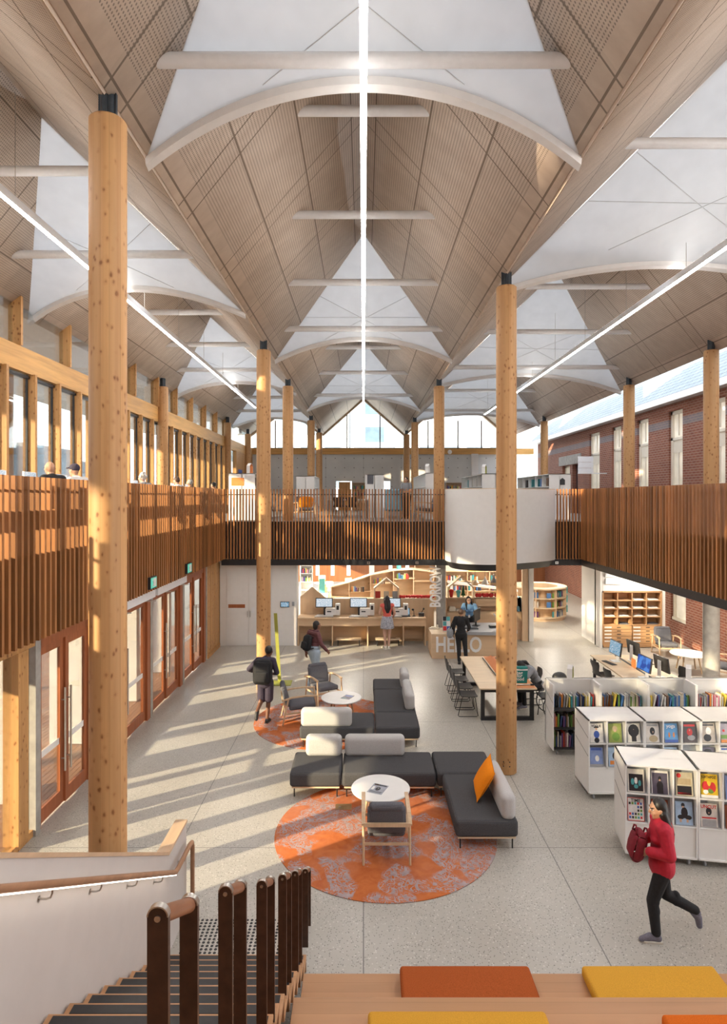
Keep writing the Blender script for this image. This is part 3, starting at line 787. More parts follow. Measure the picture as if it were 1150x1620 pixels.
rl = [(0, .5, .93+.577*6.16)] + [(0, 6.62-.04*k, .93+.577*.04*k) for k in (1, 0)] + [(0, 6.72, .915), (0, 7.18, .915), (0, 7.25, .90), (0, 7.28, .84), (0, 7.28, .05)]
MB().tube(rl, .026, 12).build('rail', M['rail_light'], t)
MB().bar((0, .6, .93+.577*6.06-.031), (0, 6.62, .93-.029), .022, .012).build('light_strip', M['led_rail'], t)
for y in (1.3, 2.3, 3.3, 4.0, 4.75, 5.5, 6.2, 7.0):
    z = .93 + .577*max(0, 6.66-y); mb = MB()
    mb.tube([(-.09, y, z-.11), (-.04, y, z-.11), (-.012, y, z-.10), (0, y, z-.07), (0, y, z-.03)], .007, 8); mb.cyl((-.09, y, z-.11), (-.086, y, z-.11), .02)
    mb.build('bracket', M['steel'], t)
HO = [(1.92, 3.69), (2.86, 3.16), (3.88, 2.55), (4.87, 1.98), (5.77, 1.46), (6.78, .87)]
HL = ['nearest', 'second nearest', 'third nearest', 'fourth', 'fifth', 'farthest']
for (y, zt), w_ in zip(HO, HL):
    t = thing('handrail_hoop', '%s brown steel hoop rail along the stair edge' % w_, 'handrail', (-.645, y, 0), 0, 'hoop rails along the stair')
    for q, dz in ((0, 0), (.34, -.19)):
        z0 = tread_z(y+q); w = .033; pr = [(-w, q, z0), (-w, q, zt+dz-w)] + [(-w*math.cos(R(a)), q, zt+dz-w+w*math.sin(R(a))) for a in range(15, 180, 15)] + [(w, q, zt+dz-w), (w, q, z0)]
        MB().prism(pr, (0, .022, 0)).build('post', M['bronze'], t)
        MB().prism([(x*1.01, yy-.001, zz) for x, yy, zz in pr[1:-1] if zz > zt+dz-w*1.01], (0, .024, 0)).build('steel_edge', M['steel'], t) if False else None
        mb = MB(); rs = []
        for a in range(0, 181, 15):
            c_, s_ = -math.cos(R(a)), math.sin(R(a)); zz = zt+dz-w
            rs.append([mb.v(((w+.0015)*c_, q-.001, zz+(w+.0015)*s_)), mb.v(((w-.003)*c_, q-.001, zz+(w-.003)*s_)), mb.v(((w-.003)*c_, q+.023, zz+(w-.003)*s_)), mb.v(((w+.0015)*c_, q+.023, zz+(w+.0015)*s_))])
        mb.skin(rs).build('steel_edge', M['steel'], t)
        MB().cyl((0, q-.004, zt+dz-w-.004), (0, q, zt+dz-w-.004), .010, n=12).build('fixing', M['steel'], t)
    MB().cyl((0, .02, zt-.040), (0, .345, zt-.033-.19), .026, n=16).build('grip_rail', M['rail_wood'], t)
t = thing('tiered_seating', 'wide stepped blackbutt seating beside the stair, cushions on it', 'seating steps', (0, 0, 0))
for i in range(6):
    z = .45*(i+1); y1 = 5.83 - .83*i
    mb = MB(); mb.box(-.57, y1-.83, z-.04, 6.4, y1, z); mb.box(-.57, y1-.05, z-.45, 6.4, y1-.02, z-.04); mb.box(-.57, y1-.83, z-.45, -.55, y1-.05, z-.04)
    mb.build('seat_tier', M['tread'], t, .004)
def cushion(x0, x1, y0, y1, z, m, label):
    mb = MB(); mb.rbox(-(x1-x0)/2, -(y1-y0)/2, 0, (x1-x0)/2, (y1-y0)/2, .10, .03, 3, .006)
    return solo('seat_cushion', mb, m, label, 'cushion', 'flat seat cushions on the steps', ((x0+x1)/2, (y0+y1)/2, z))
cushion(.343, 1.565, 5.06, 5.81, .45, M['rust_fab'], 'rust red flat cushion on the lowest seating step')
cushion(2.06, 3.31, 5.06, 5.81, .45, M['mustard_fab'], 'mustard yellow flat cushion on the lowest seating step, right of the rust one')
cushion(.035, 1.41, 4.03, 4.76, .90, M['mustard_fab'], 'mustard yellow flat cushion on the nearer step, cut by the bottom edge')
cushion(2.29, 3.55, 4.0, 4.73, .90, M['tang_fab'], 'bright orange flat cushion on the nearer step, cut by the photo corner')
mb = MB()
for i in range(24):
    for j in range(11):
        x = -2.0 + i*.053 + (j%2)*.0; y = 6.70 + j*.052
        mb.cyl((x, y, .0), (x, y, .006), .0175, .013, 10)
o = solo('tactile_studs', mb, M['black'], 'patch of black tactile studs on the floor at the stair foot', 'tactile paving'); o['kind'] = 'stuff'
# =================================================================== LOUNGE
g = G('lounge_carpet'); co = g.coord(); 
n1 = g.noise(co, 1.6, 3, .6, .8); n2 = g.noise(co, 4.5, 4, .6, 1.5); n3 = g.noise(co, 2.3, 2, .5, 2.0)
base = g.ramp(n2, (.3, (.43, .11, .032)), (.7, (.54, .165, .05)))
grey = g.ramp(g.noise(co, 11, 3), (.3, (.27, .25, .27)), (.7, (.40, .37, .39)))
def contour(v, k, wd): return g.math('LESS_THAN', g.math('ABSOLUTE', g.math('SUBTRACT', g.math('FRACT', g.math('MULTIPLY', v, k)), .5)), wd)
cell = g.voro(co, 3.3, 'F1', 0)
n4 = g.noise(co, 3.4, 1, .4, 3.5); c1 = contour(n3, 6, .13); c2 = contour(n4, 8, .14); c3 = contour(n1, 14, .12)
mask = g.ramp(g.noise(co, 1.9, 2, .5, .6), (.44, 0.0), (.50, 1.0))
ln = g.math('MULTIPLY', mask, g.math('MAXIMUM', c2, g.math('MAXIMUM', c1, c3)))
wash = g.ramp(g.noise(co, 1.1, 3), (.42, .0), (.72, .22))
col = g.mix(wash, base, grey); col = g.mix(g.math('MULTIPLY', ln, .85), col, grey)
g.bump(g.noise(co, 150, 2), .004, .5)
RUG = g.fin(col, .95, 0, .15)
def rug(x, y, r, label):
    mb = MB(); mb.lathe([(r-.004, 0), (r, .004), (r, .010), (r-.01, .012)], n=96)
    solo('round_rug', mb, RUG, label, 'rug', None, (x, y, 0))
rug(.32, 9.14, 1.632, 'round orange and grey patterned rug under the near coffee table')
rug(-.8, 13.7, 1.63, 'round orange and grey rug of the far lounge group')
def sofa(x0, y0, x1, y1, back, blen, boff, label):
    """one upholstered module; back is the side its backrest stands on"""
    w, d = x1-x0, y1-y0; t = thing('sofa_module', label, 'sofa', ((x0+x1)/2, (y0+y1)/2, .012 if False else 0), 0, 'charcoal sofa modules')
    MB().rbox(-w/2, -d/2, .19, w/2, d/2, .43, .05, 4, .008).build('seat', M['grey_fab'], t)
    MB().box(-w/2+.03, -d/2+.03, .165, w/2-.03, d/2-.03, .19).build('base_rail', M['ply_edge'], t)
    for sx in (-1, 1):
        for sy in (-1, 1): MB().cyl((sx*(w/2-.07), sy*(d/2-.07), .012), (sx*(w/2-.07), sy*(d/2-.07), .165), .011, n=10).build('leg', M['black'], t)
    if back:
        mb = MB(); T = .21
        if back == 'N': mb.rbox(-w/2+boff, d/2-T-.02, .41, -w/2+boff+blen, d/2-.02, .78, .085, 5)
        if back == 'S': mb.rbox(-w/2+boff, -d/2+.02, .41, -w/2+boff+blen, -d/2+T+.02, .78, .085, 5)
        if back == 'E': mb.rbox(w/2-T-.02, -d/2+boff, .41, w/2-.02, -d/2+boff+blen, .78, .085, 5)
        mb.build('backrest', M['light_fab'], t)
    return t
sofa(-1.22, 10.12, -.37, 11.0, 'N', .64, .20, 'short sofa module, sunlit end of the near sofa row')
sofa(-.35, 10.12, 1.20, 11.0, 'N', 1.06, .02, 'long sofa module with pale backrest behind the near coffee table')
sofa(1.22, 10.14, 2.18, 11.02, None, 0, 0, 'backless corner sofa module between the near row and pillow seat')
sofa(1.30, 8.62, 2.18, 10.12, 'E', 1.22, .02, 'sofa module holding the orange pillow')
sofa(-1.27, 12.15, .22, 13.02, 'S', 1.02, .02, 'far-group sofa module turning its pale back to the viewer')
sofa(.24, 12.15, 1.12, 13.03, None, 0, 0, 'backless sofa module at the near corner of the far group')
sofa(.24, 13.05, 1.12, 14.58, 'E', 1.15, .06, 'middle sofa module in the far group column with a long backrest')
sofa(.24, 14.60, 1.12, 15.45, 'E', .62, .06, 'farthest small sofa module of the far lounge group')
mb = MB(Matrix.Translation((1.83, 9.33, .72)) @ Matrix.Rotation(R(28), 4, 'Y') @ Matrix.Rotation(R(10), 4, 'X'))
n = 14; gr = {}
for sd_ in (1, -1):
    for i in range(n+1):
        for j in range(n+1):
            u, v = -1+2*i/n, -1+2*j/n; e = (1-abs(u)**2.2)*(1-abs(v)**2.2); pin = 1 - .07*(1-u*u)*abs(v)**3 - .07*(1-v*v)*abs(u)**3
            gr[sd_, i, j] = mb.v((sd_*(.075*max(e, 0)**.55 + .002), .27*u*pin, .27*v*pin))
    for i in range(n):
        for j in range(n):
            q = (gr[sd_,i,j], gr[sd_,i+1,j], gr[sd_,i+1,j+1], gr[sd_,i,j+1]); mb.f(*(q if sd_ > 0 else q[::-1]))
solo('pillow', mb, M['orange_fab'], 'bright orange square pillow leaning on the grey backrest', 'pillow', smooth=80)
def coffee_table(x, y, label, h=.47, r=.456, z0=.012):
    t = thing('coffee_table', label, 'table', (x, y, z0), 0, 'round white coffee tables')
    MB().lathe([(r-.02, h-.028), (r-.004, h-.022), (r, h-.010), (r-.004, h)], n=64).build('tabletop', M['white'], t)
    for k in range(4):
        a = R(35 + 90*k); c_, s_ = math.cos(a), math.sin(a)
        MB().cyl((c_*r*.52, s_*r*.52, h-.028), (c_*r*.74, s_*r*.74, 0), .024, .016, 12).build('leg', M['oak'], t)
    return t
coffee_table(.265, 9.51, 'round white coffee table in the near lounge, magazine on it')
coffee_table(-.5, 13.83, 'round white coffee table of the far lounge group')
def armchair_proto(label, loc, rz):
    """faces +y; timber frame with grey seat and back"""
    t = thing('armchair', label, 'armchair', loc, rz, 'oak framed grey armchairs')
    q = Matrix.Rotation(R(-8), 4, 'X')
    mb = MB(Matrix.Translation((0, .04, .37)) @ Matrix.Rotation(R(5), 4, 'X')); mb.rbox(-.255, -.29, -.055, .255, .29, .055, .04, 4, .008); mb.build('seat', M['mid_fab'], t)
    mb = MB(Matrix.Translation((0, -.27, .40)) @ Matrix.Rotation(R(16), 4, 'X')); mb.rbox(-.255, -.05, -.02, .255, .05, .40, .04, 4, .01); mb.build('backrest', M['mid_fab'], t)
    mb = MB(Matrix.Translation((0, -.385, .79)) @ Matrix.Rotation(R(16), 4, 'X')); mb.rbox(-.235, -.055, -.06, .235, .055, .05, .045, 4, .005); mb.build('head_roll', M['mid_fab'], t)
    for s in (-1, 1):
        mb = MB(); x = s*.315
        a = [(x, -.40, .545), (x, -.20, .60), (x, .10, .625), (x, .36, .615)]
        for p, q_ in zip(a, a[1:]): mb.bar(p, q_, .055, .026)
        mb.build('arm', M['oak'], t)
        MB().cyl((x, .34, .61), (x, .40, 0), .020, .015, 12).build('leg', M['oak'], t)
        MB().cyl((x, -.27, .58), (x, -.40, 0), .020, .015, 12).build('leg', M['oak'], t)
    mb = MB(); mb.bar((-.315, -.40, .545), (.315, -.40, .545), .03, .05); mb.bar((-.315, -.35, .26), (.315, -.35, .26), .02, .035); mb.bar((-.315, .35, .30), (.315, .35, .30), .02, .04)
    for s in (-1, 1): mb.bar((s*.315, -.34, .25), (s*.315, .36, .29), .02, .035)
    mb.build('frame_rail', M['oak'], t)
    return t
AC = armchair_proto('oak framed grey armchair seen from behind, on the near orange rug', (.315, 8.68, .012), 0)
dup(AC, (-1.42, 13.72, .012), R(-80), 'oak framed grey armchair in side view, next to the boy\'s leg')
dup(AC, (-.98, 15.02, 0), R(-152), 'oak framed grey armchair in front of the woman with striped top')
dup(AC, (9.55, 19.35, 0), R(172), 'oak framed grey armchair against the brick wall, behind a round table')
dup(AC, (9.95, 16.75, 0), R(48), 'oak framed grey armchair half hidden by the concrete column')
coffee_table(9.34, 17.6, 'pale round table beside the concrete column and brick wall', .52, .50, 0)
# floor outlet
t = thing('floor_outlet', 'square brass floor outlet at the edge of the near rug', 'floor box', (-.32, 9.85, 0))
MB().box(-.13, -.09, 0, .13, .09, .014).build('cover_plate', plain('brass_plate', (.42, .30, .17), .35, .1, 20, .7), t)
MB().cyl((-.06, -.01, .014), (-.06, -.01, .017), .022, n=16).build('socket_lid', M['steel'], t)
# lime sign blade
t = thing('sign_stand', 'lime green freestanding thin sign blade on a flat lime base', 'sign', (-2.2, 16.45, 0))
MB().box(-.27, -.22, 0, .27, .22, .02).build('base', M['lime'], t)
MB().prism([(-.12, .15, .02), (-.03, .15, .02), (-.14, .15, 1.85), (-.23, .15, 1.85)], (0, .02, 0)).build('blade', M['lime'], t)
# =================================================================== MAGAZINES AND BOOKS
INK = [plain('cover_ink_%d' % i, c, .35, .15, 12) for i, c in enumerate([(.78,.76,.72),(.30,.36,.10),(.10,.07,.06),(.45,.36,.28),(.10,.32,.62),(.07,.05,.05),(.48,.42,.36),(.40,.36,.42),(.22,.30,.55),(.70,.68,.62),(.10,.09,.13),(.55,.50,.36),(.72,.48,.03),(.72,.70,.68),(.20,.06,.03),(.38,.52,.70),(.66,.62,.58),(.34,.36,.42)])]
COL_INK = dict(white=plain('ink_white', (.82,.81,.78), .4), black=plain('ink_black', (.02,.02,.025), .4), red=plain('ink_red', (.62,.04,.04), .4), yellow=plain('ink_yellow', (.80,.55,.05), .4), skin=plain('ink_skin', (.60,.38,.27), .5), teal=plain('ink_teal', (.08,.36,.38), .4), blue=plain('ink_blue', (.06,.12,.42), .4), green=plain('ink_green', (.16,.30,.06), .4), grey=plain('ink_grey', (.35,.35,.36), .4), orange=plain('ink_orange', (.70,.25,.05), .4), gold=plain('ink_gold', (.45,.36,.22), .4))
def magazine(M_, w, h, ink, title, tcol, pics, label, group, name='magazine', parent=None):
    """M_ places the lower middle of the cover; cover faces -y"""
    t = thing(name, label, 'magazine', group=group)
    t.matrix_world = M_
    MB().box(-w/2, 0, 0, w/2, .006, h).build('cover', INK[ink], t)
    by = {}
    for p in pics:
        mb = by.setdefault(p[-1], MB())
        if p[0] == 'b': mb.box(p[1]*w, -.0012, p[2]*h, p[3]*w, 0, p[4]*h)
        elif p[0] == 'e': mb.ell((p[1]*w, -.0002, p[2]*h), (p[3]*w, .0014, p[4]*h), 12, 6)
    for c_, mb in by.items(): mb.build('cover_picture', COL_INK[c_], t)
    if title:
        s, sz, yy, sxx = title
        lettering('title', s, sz*h, .001, COL_INK[tcol], t, Matrix.Translation((0, -.0014, yy*h)) @ Matrix.Rotation(R(90), 4, 'X'), .004*h, sxx)
    return t
FIG = lambda top, hair, skin='skin', x=0: [('e', x, .66, .10, .10, hair), ('e', x, .62, .07, .075, skin), ('e', x, .34, .20, .22, top), ('b', x-.18, .02, x+.18, .30, top)]
def shelf_unit(name, loc, rz, L, label, group, rack=True, grooves=True):
    """white rolling unit, front -y; local x 0..L, y 0..D"""
    D = .66 if rack else .50; t = thing(name, label, 'shelf unit', loc, rz, group); H0, H1 = .10, 1.32
    mb = MB(); T = .022
    if rack:
        mb.box(0, 0, H0, T, D, H1); mb.box(L-T, 0, H0, L, D, H1); mb.box(0, 0, H1-T, L, D, H1); mb.box(0, 0, H0, L, D, H0+T); mb.box(T, .02, H0, L-T, .04, .52); mb.box(T, .30, H0, L-T, .31, H1); mb.box(T, D-.02, H0, L-T, D, H1)
        for z in (.52, .915): mb.box(T, .005, z, L-T, .30, z+.016)
        for k in (1, 2): mb.box(L*k/3-.012, .005, .52, L*k/3+.012, .30, H1-T)
        mb.build('carcass', M['white'], t, .002)
        mb = MB()
        for z in (.54, .93): mb.prism([(T, .05, z), (T, .13, z+.34), (T, .14, z+.34), (T, .06, z)], (L-2*T, 0, 0))
        mb.build('sloping_back', M['grey_p'], t)
        if grooves:
            mb = MB()
            for z in (.72, 1.02): mb.bar((-.001, .02, z), (-.001, D-.05, z+.12), .003, .006)
            mb.build('groove', M['blackp'], t)
    else:
        H1 = 1.36
        mb.box(0, 0, H0, T, .5, H1); mb.box(L-T, 0, H0, L, .5, H1); mb.box(0, .46, H0, L, .5, H1); mb.prism([(T, .5, H1-.30), (T, .78, H1-.24), (T, .5, H1+.01)], (T, 0, 0)); mb.box(0, .44, H1-.03, L, .52, H1)
        mb.build('carcass', M['white'], t, .002)
        for z in (.11, .50, .86): MB().box(T, .01, z, L-T, .46, z+.016).build('shelf', M['blackp'], t)
        if grooves:
            mb = MB()
            for z in (.72, 1.02): mb.bar((-.001, .02, z), (-.001, .46, z+.12), .003, .006)
            mb.build('groove', M['blackp'], t)
    for x in (.10, L-.10):
        for y in (.07, D-.1):
            mb = MB(); mb.cyl((x-.012, y, .045), (x+.012, y, .045), .045, n=14); mb.box(x-.018, y-.01, .07, x+.018, y+.03, .10)
            mb.build('castor', M['grey_p'], t)
    return t
def rack_mats(base, rz, col, row, L, top=False):
    lx = L*(col+.5)/3 - .003
    z = .94 if row == 0 else .545
    return Matrix.Translation(base) @ Matrix.Rotation(rz, 4, 'Z') @ Matrix.Translation((lx, .03, z)) @ Matrix.Rotation(R(-10), 4, 'X')
UA = R(-10); U1 = (3.585, 8.40, 0); L1 = .925
U2 = (3.585+math.cos(UA)*L1*1.004, 8.40+math.sin(UA)*L1*1.004, 0)
shelf_unit('magazine_rack', U1, UA, L1, 'nearest white magazine rack, end panel facing the open floor', 'white rolling magazine racks')
shelf_unit('magazine_rack', U2, UA, L1, 'near white magazine rack cut by the photo\'s edge', 'white rolling magazine racks', True, False)
W3 = (3.70, 10.08, 0)
for i in range(3):
    shelf_unit('magazine_rack', (3.70+.925*i, 10.08, 0), 0, .923, ('middle-row white magazine rack, first from the open floor side', 'middle-row white magazine rack, second from the open floor side', 'middle-row white magazine rack, cut by the photo edge')[i], 'white rolling magazine racks', True, i == 0)
GN = 'magazines on the nearest rack'
def mg(base, rz, L, c, r, *a): return magazine(rack_mats(base, rz, c, r, L), .215, .30, *a)
mg(U1, UA, L1, 0, 0, 9, None, 'black', [('b', -.42, .05, .42, .78, 'black'), ('e', -.2, .45, .16, .22, 'teal'), ('e', .22, .40, .14, .2, 'teal'), ('e', 0, .5, .15, .22, 'white'), ('e', .0, .25, .2, .14, 'teal')], 'magazine with black and teal leaf cover, top row of nearest rack', GN)
mg(U1, UA, L1, 1, 0, 10, None, 'grey', [('b', -.5, .90, .5, 1.0, 'white'), ('b', -.5, 0, -.46, 1, 'white'), ('b', .46, 0, .5, 1, 'white')] + FIG('black', 'black'), 'dark grey magazine with white border and seated figure, nearest rack', GN)
mg(U1, UA, L1, 2, 0, 11, None, 'red', [('b', -.42, .05, .42, .42, 'black'), ('b', -.38, .05, .38, .14, 'red'), ('e', -.3, .86, .14, .10, 'red'), ('b', -.4, .48, .4, .74, 'gold')], 'cream magazine with red heart and dark landscape, nearest rack', GN)
mg(U1, UA, L1, 0, 1, 13, ('TIME', .20, .87, .95), 'black', [('b', -.5, .0, -.47, 1, 'red'), ('b', .47, .0, .5, 1, 'red'), ('b', -.5, 0, .5, .025, 'red'), ('b', -.5, .975, .5, 1, 'red')] + [('b', -.42+.17*i, .10+.15*j, -.30+.17*i, .20+.15*j, ('blue', 'green', 'red', 'black', 'teal')[(i*3+j*2) % 5]) for i in range(5) for j in range(5) if not (j in (2, 3) and i < 3)], 'white magazine with red border and rows of small squares', GN)
mg(U1, UA, L1, 1, 1, 14, ('EMPIRE', .20, .80, .86), 'white', [('b', -.45, .02, .45, .25, 'gold'), ('e', 0, .58, .16, .24, 'red'), ('e', 0, .74, .08, .09, 'orange'), ('b', -.45, .9, .4, .96, 'red')], 'dark red film magazine behind the running woman\'s head', GN)
mg(U1, UA, L1, 2, 1, 15, None, 'white', [('e', -.05, .84, .11, .10, 'black'), ('e', -.05, .79, .08, .07, 'skin'), ('e', .02, .52, .20, .24, 'black'), ('e', -.2, .33, .2, .1, 'black'), ('e', .24, .33, .2, .1, 'black'), ('b', -.28, .12, -.16, .25, 'skin'), ('b', .12, .12, .24, .25, 'skin')], 'pale blue magazine with crouching figure in black', GN)
mg(U2, UA, L1, 0, 0, 12, ('JUXTAPOZ', .15, .87, .82), 'black', [('e', -.2, .5, .22, .2, 'red'), ('e', .2, .45, .2, .22, 'red'), ('e', 0, .6, .15, .12, 'yellow'), ('e', .1, .3, .18, .12, 'green'), ('e', -.2, .25, .15, .1, 'white'), ('b', -.5, 0, .5, .12, 'white')], 'yellow and red art magazine in the cut-off near rack', GN)
mg(U2, UA, L1, 0, 1, 16, ('UNCUT', .20, .85, .95), 'red', [('e', 0, .66, .17, .17, 'black'), ('e', 0, .62, .09, .10, 'skin'), ('b', -.4, .02, .4, .32, 'grey'), ('b', -.42, .36, .42, .42, 'red')], 'white music magazine with red title, cut-off near rack lower row', GN)
mg(U2, UA, L1, 1, 0, 8, None, 'white', [('b', -.4, .1, .4, .5, 'teal')], 'blue magazine cut by the photo edge, top row of near rack', GN)
mg(U2, UA, L1, 1, 1, 14, None, 'white', [('b', -.4, .1, .4, .5, 'orange')], 'brown magazine cut by the photo edge, lower row of near rack', GN)
GM = 'magazines on the middle rack'
def mm(i, r, *a):
    b = (3.70+.925*(i//3), 10.08, 0); return magazine(rack_mats(b, 0, i%3, r, .923), .215, .30, *a)
mm(0, 0, 0, ('VOGUE', .17, .86, .92), 'black', [('e', 0, .80, .20, .05, 'black'), ('e', 0, .72, .08, .08, 'skin'), ('e', 0, .42, .22, .20, 'blue'), ('e', 0, .12, .2, .14, 'black')], 'white fashion magazine with black hat and blue jacket', GM)
mm(1, 0, 1, None, 'white', [('e', 0, .72, .2, .16, 'gold'), ('e', 0, .68, .12, .13, 'skin'), ('e', .05, .3, .3, .22, 'green')], 'green fashion magazine with a blonde figure', GM)
mm(2, 0, 9, None, 'white', [('e', 0, .62, .42, .34, 'black'), ('e', 0, .68, .10, .11, 'skin'), ('b', -.18, .05, .18, .45, 'black')], 'white magazine with a figure in black before a dark disc', GM)
mm(3, 0, 16, None, 'black', [('b', -.4, .86, .4, .95, 'grey'), ('e', 0, .6, .2, .2, 'black'), ('e', .02, .58, .13, .15, 'skin'), ('e', .05, .2, .34, .18, 'gold')], 'beige magazine with dark-haired portrait, middle rack', GM)
mm(4, 0, 4, ('yoga', .26, .86, 1.0), 'white', [('e', -.15, .4, .07, .14, 'orange'), ('e', .2, .4, .07, .14, 'orange'), ('b', -.5, 0, .5, .15, 'blue')], 'bright blue magazine with two small orange figures', GM)
mm(5, 0, 5, None, 'red', [('b', -.42, .84, .42, .95, 'red'), ('e', 0, .55, .22, .2, 'red'), ('e', 0, .62, .09, .1, 'skin'), ('e', .1, .25, .3, .14, 'grey')], 'black magazine with red title and seated figure', GM)
mm(6, 0, 6, None, 'black', [('b', -.42, .88, .42, .95, 'black'), ('e', 0, .6, .22, .2, 'white'), ('e', 0, .58, .1, .12, 'skin'), ('e', -.1, .25, .3, .2, 'black')], 'grey magazine with pale hat portrait, just past the divider', GM)
mm(7, 0, 7, None, 'white', [('e', -.25, .62, .1, .07, 'red'), ('b', -.5, .2, .5, .4, 'green'), ('b', -.5, .0, .5, .15, 'orange')], 'landscape magazine with red circle, middle rack edge', GM)
mm(0, 1, 8, None, 'white', [('b', -.4, .84, .4, .96, 'blue'), ('e', .05, .42, .16, .16, 'white'), ('e', .05, .42, .10, .10, 'black'), ('b', -.5, 0, .5, .12, 'grey')], 'sky blue magazine alone in the lower row of the middle rack', GM)
mm(1, 1, 15, None, 'white', [('b', -.4, .1, .4, .3, 'orange'), ('e', 0, .55, .2, .2, 'black')], 'pale blue magazine half hidden behind the nearest rack corner', GM)
mm(3, 1, 17, None, 'white', [('b', -.4, .5, .4, .9, 'gold')], 'grey magazine top peeping over the nearest rack', GM)
mm(4, 1, 15, None, 'white', [('b', -.4, .5, .4, .9, 'blue')], 'lavender magazine top peeping over the nearest rack', GM)
mm(6, 1, 10, None, 'white', [('e', 0, .8, .3, .12, 'black')], 'black magazine top peeping over the nearest rack by the divider', GM)
mm(7, 1, 0, None, 'white', [('b', -.4, .86, .4, .95, 'blue')], 'white magazine top peeping over the nearest rack, last visible', GM)
t = magazine(Matrix.Translation((.16, 9.32, .484)) @ Matrix.Rotation(R(-24), 4, 'Z') @ Matrix.Rotation(R(-90), 4, 'X'), .24, .31, 17, None, 'black', [('b', -.42, .84, .42, .95, 'black'), ('b', -.42, .84, -.1, .95, 'orange'), ('e', 0, .5, .16, .2, 'black'), ('e', 0, .55, .08, .1, 'white'), ('b', -.4, .1, .4, .14, 'black'), ('b', -.4, .2, .4, .23, 'black'), ('b', -.42, .35, -.25, .7, 'white')], 'open grey magazine lying on the near coffee table', None)
magazine(Matrix.Translation((-.42, 13.7, .484)) @ Matrix.Rotation(R(-25), 4, 'Z') @ Matrix.Rotation(R(-90), 4, 'X'), .22, .29, 10, None, 'white', [('b', -.4, .6, .4, .9, 'blue'), ('b', -.4, .1, .1, .2, 'teal')], 'dark blue magazine lying on the far coffee table', None)
# far bookshelf with books
BSX, BSY = 3.65, 11.82
for i in range(4):
    shelf_unit('bookshelf', (BSX+.925*i, BSY, 0), 0, .923, '%s open white bookshelf bay behind the magazine racks, counted from the open floor' % ORD[i].replace('nearest', 'first'), 'open white bookshelf bays', False, i == 0)
BC = [('teal', (.06,.30,.33)), ('navy', (.03,.05,.14)), ('black', (.025,.025,.03)), ('white', (.72,.70,.66)), ('red', (.45,.04,.03)), ('orange', (.62,.20,.03)), ('green', (.14,.26,.05)), ('grey', (.30,.31,.33)), ('blue', (.07,.18,.42)), ('yellow', (.66,.50,.08)), ('purple', (.16,.07,.20)), ('pink', (.55,.22,.28)), ('brown', (.17,.09,.05)), ('cream', (.62,.55,.42))]
BM = [plain('book_' + n, c, .5, .12, 40) for n, c in BC]; PAGES = plain('book_pages', (.66, .62, .54), .9, .06, 200)
ORDW = 'first second third fourth fifth sixth seventh eighth ninth tenth eleventh twelfth thirteenth fourteenth fifteenth sixteenth seventeenth eighteenth nineteenth twentieth twenty-first twenty-second twenty-third twenty-fourth twenty-fifth twenty-sixth twenty-seventh twenty-eighth twenty-ninth thirtieth'.split()
BPROTO = {}
def book(x, y, z, w, h, d, ci, lean, label, group, rz=0, Mx=None):
    """standing book, spine to -y"""
    t = thing('book', label, 'book', (x, y, z), rz, group)
    if lean: t.rotation_euler = (0, lean, rz)
    mb = MB(); mb.box(0, 0, 0, .003, d, h); mb.box(w-.003, 0, 0, w, d, h); mb.box(0, 0, 0, w, .004, h)
    mb.build('cover', BM[ci], t); MB().box(.003, .004, .004, w-.003, d-.005, h-.006).build('pages', PAGES, t)
def shelf_of_books(x0, x1, y, z, where, group, rnd, hmin=.19, hmax=.27, d=.16, fill=1.0, wmin=.014, wmax=.042):
    x = x0; n = 0; end = x0 + (x1-x0)*fill
    while x < end and n < 30:
        w = rnd.uniform(wmin, wmax); h = rnd.uniform(hmin, hmax); ci = rnd.randrange(len(BC)); ln = 0
        if rnd.random() < .12: ln = rnd.uniform(.08, .22); x += h*math.sin(ln)*.2
        if x + w + h*math.sin(ln) > x1: break
        book(x, y + rnd.uniform(0, .02), z + (w*math.sin(ln) if ln else 0), w, h, d, ci, ln, '%s book, %s from the left %s' % (BC[ci][0], ORDW[n], where), group)
        x += w + .0015 + (h*math.sin(ln)*1.0 if ln else 0); n += 1
rb = random.Random(11)
for i in range(4):
    shelf_of_books(BSX+.925*i+.03, BSX+.925*(i+1)-.05, BSY+.16, .877, 'on the top shelf of white bay %s' % ('one', 'two', 'three', 'four')[i], 'books in the open white bookshelf', rb, fill=(1, .97, .98, 1)[i])
shelf_of_books(BSX+.03, BSX+.60, BSY+.10, .517, 'on the middle shelf of white bay one', 'books in the open white bookshelf', rb)
shelf_of_books(BSX+.03, BSX+.60, BSY+.10, .127, 'on the bottom shelf of white bay one', 'books in the open white bookshelf', rb, .2, .3, .2)
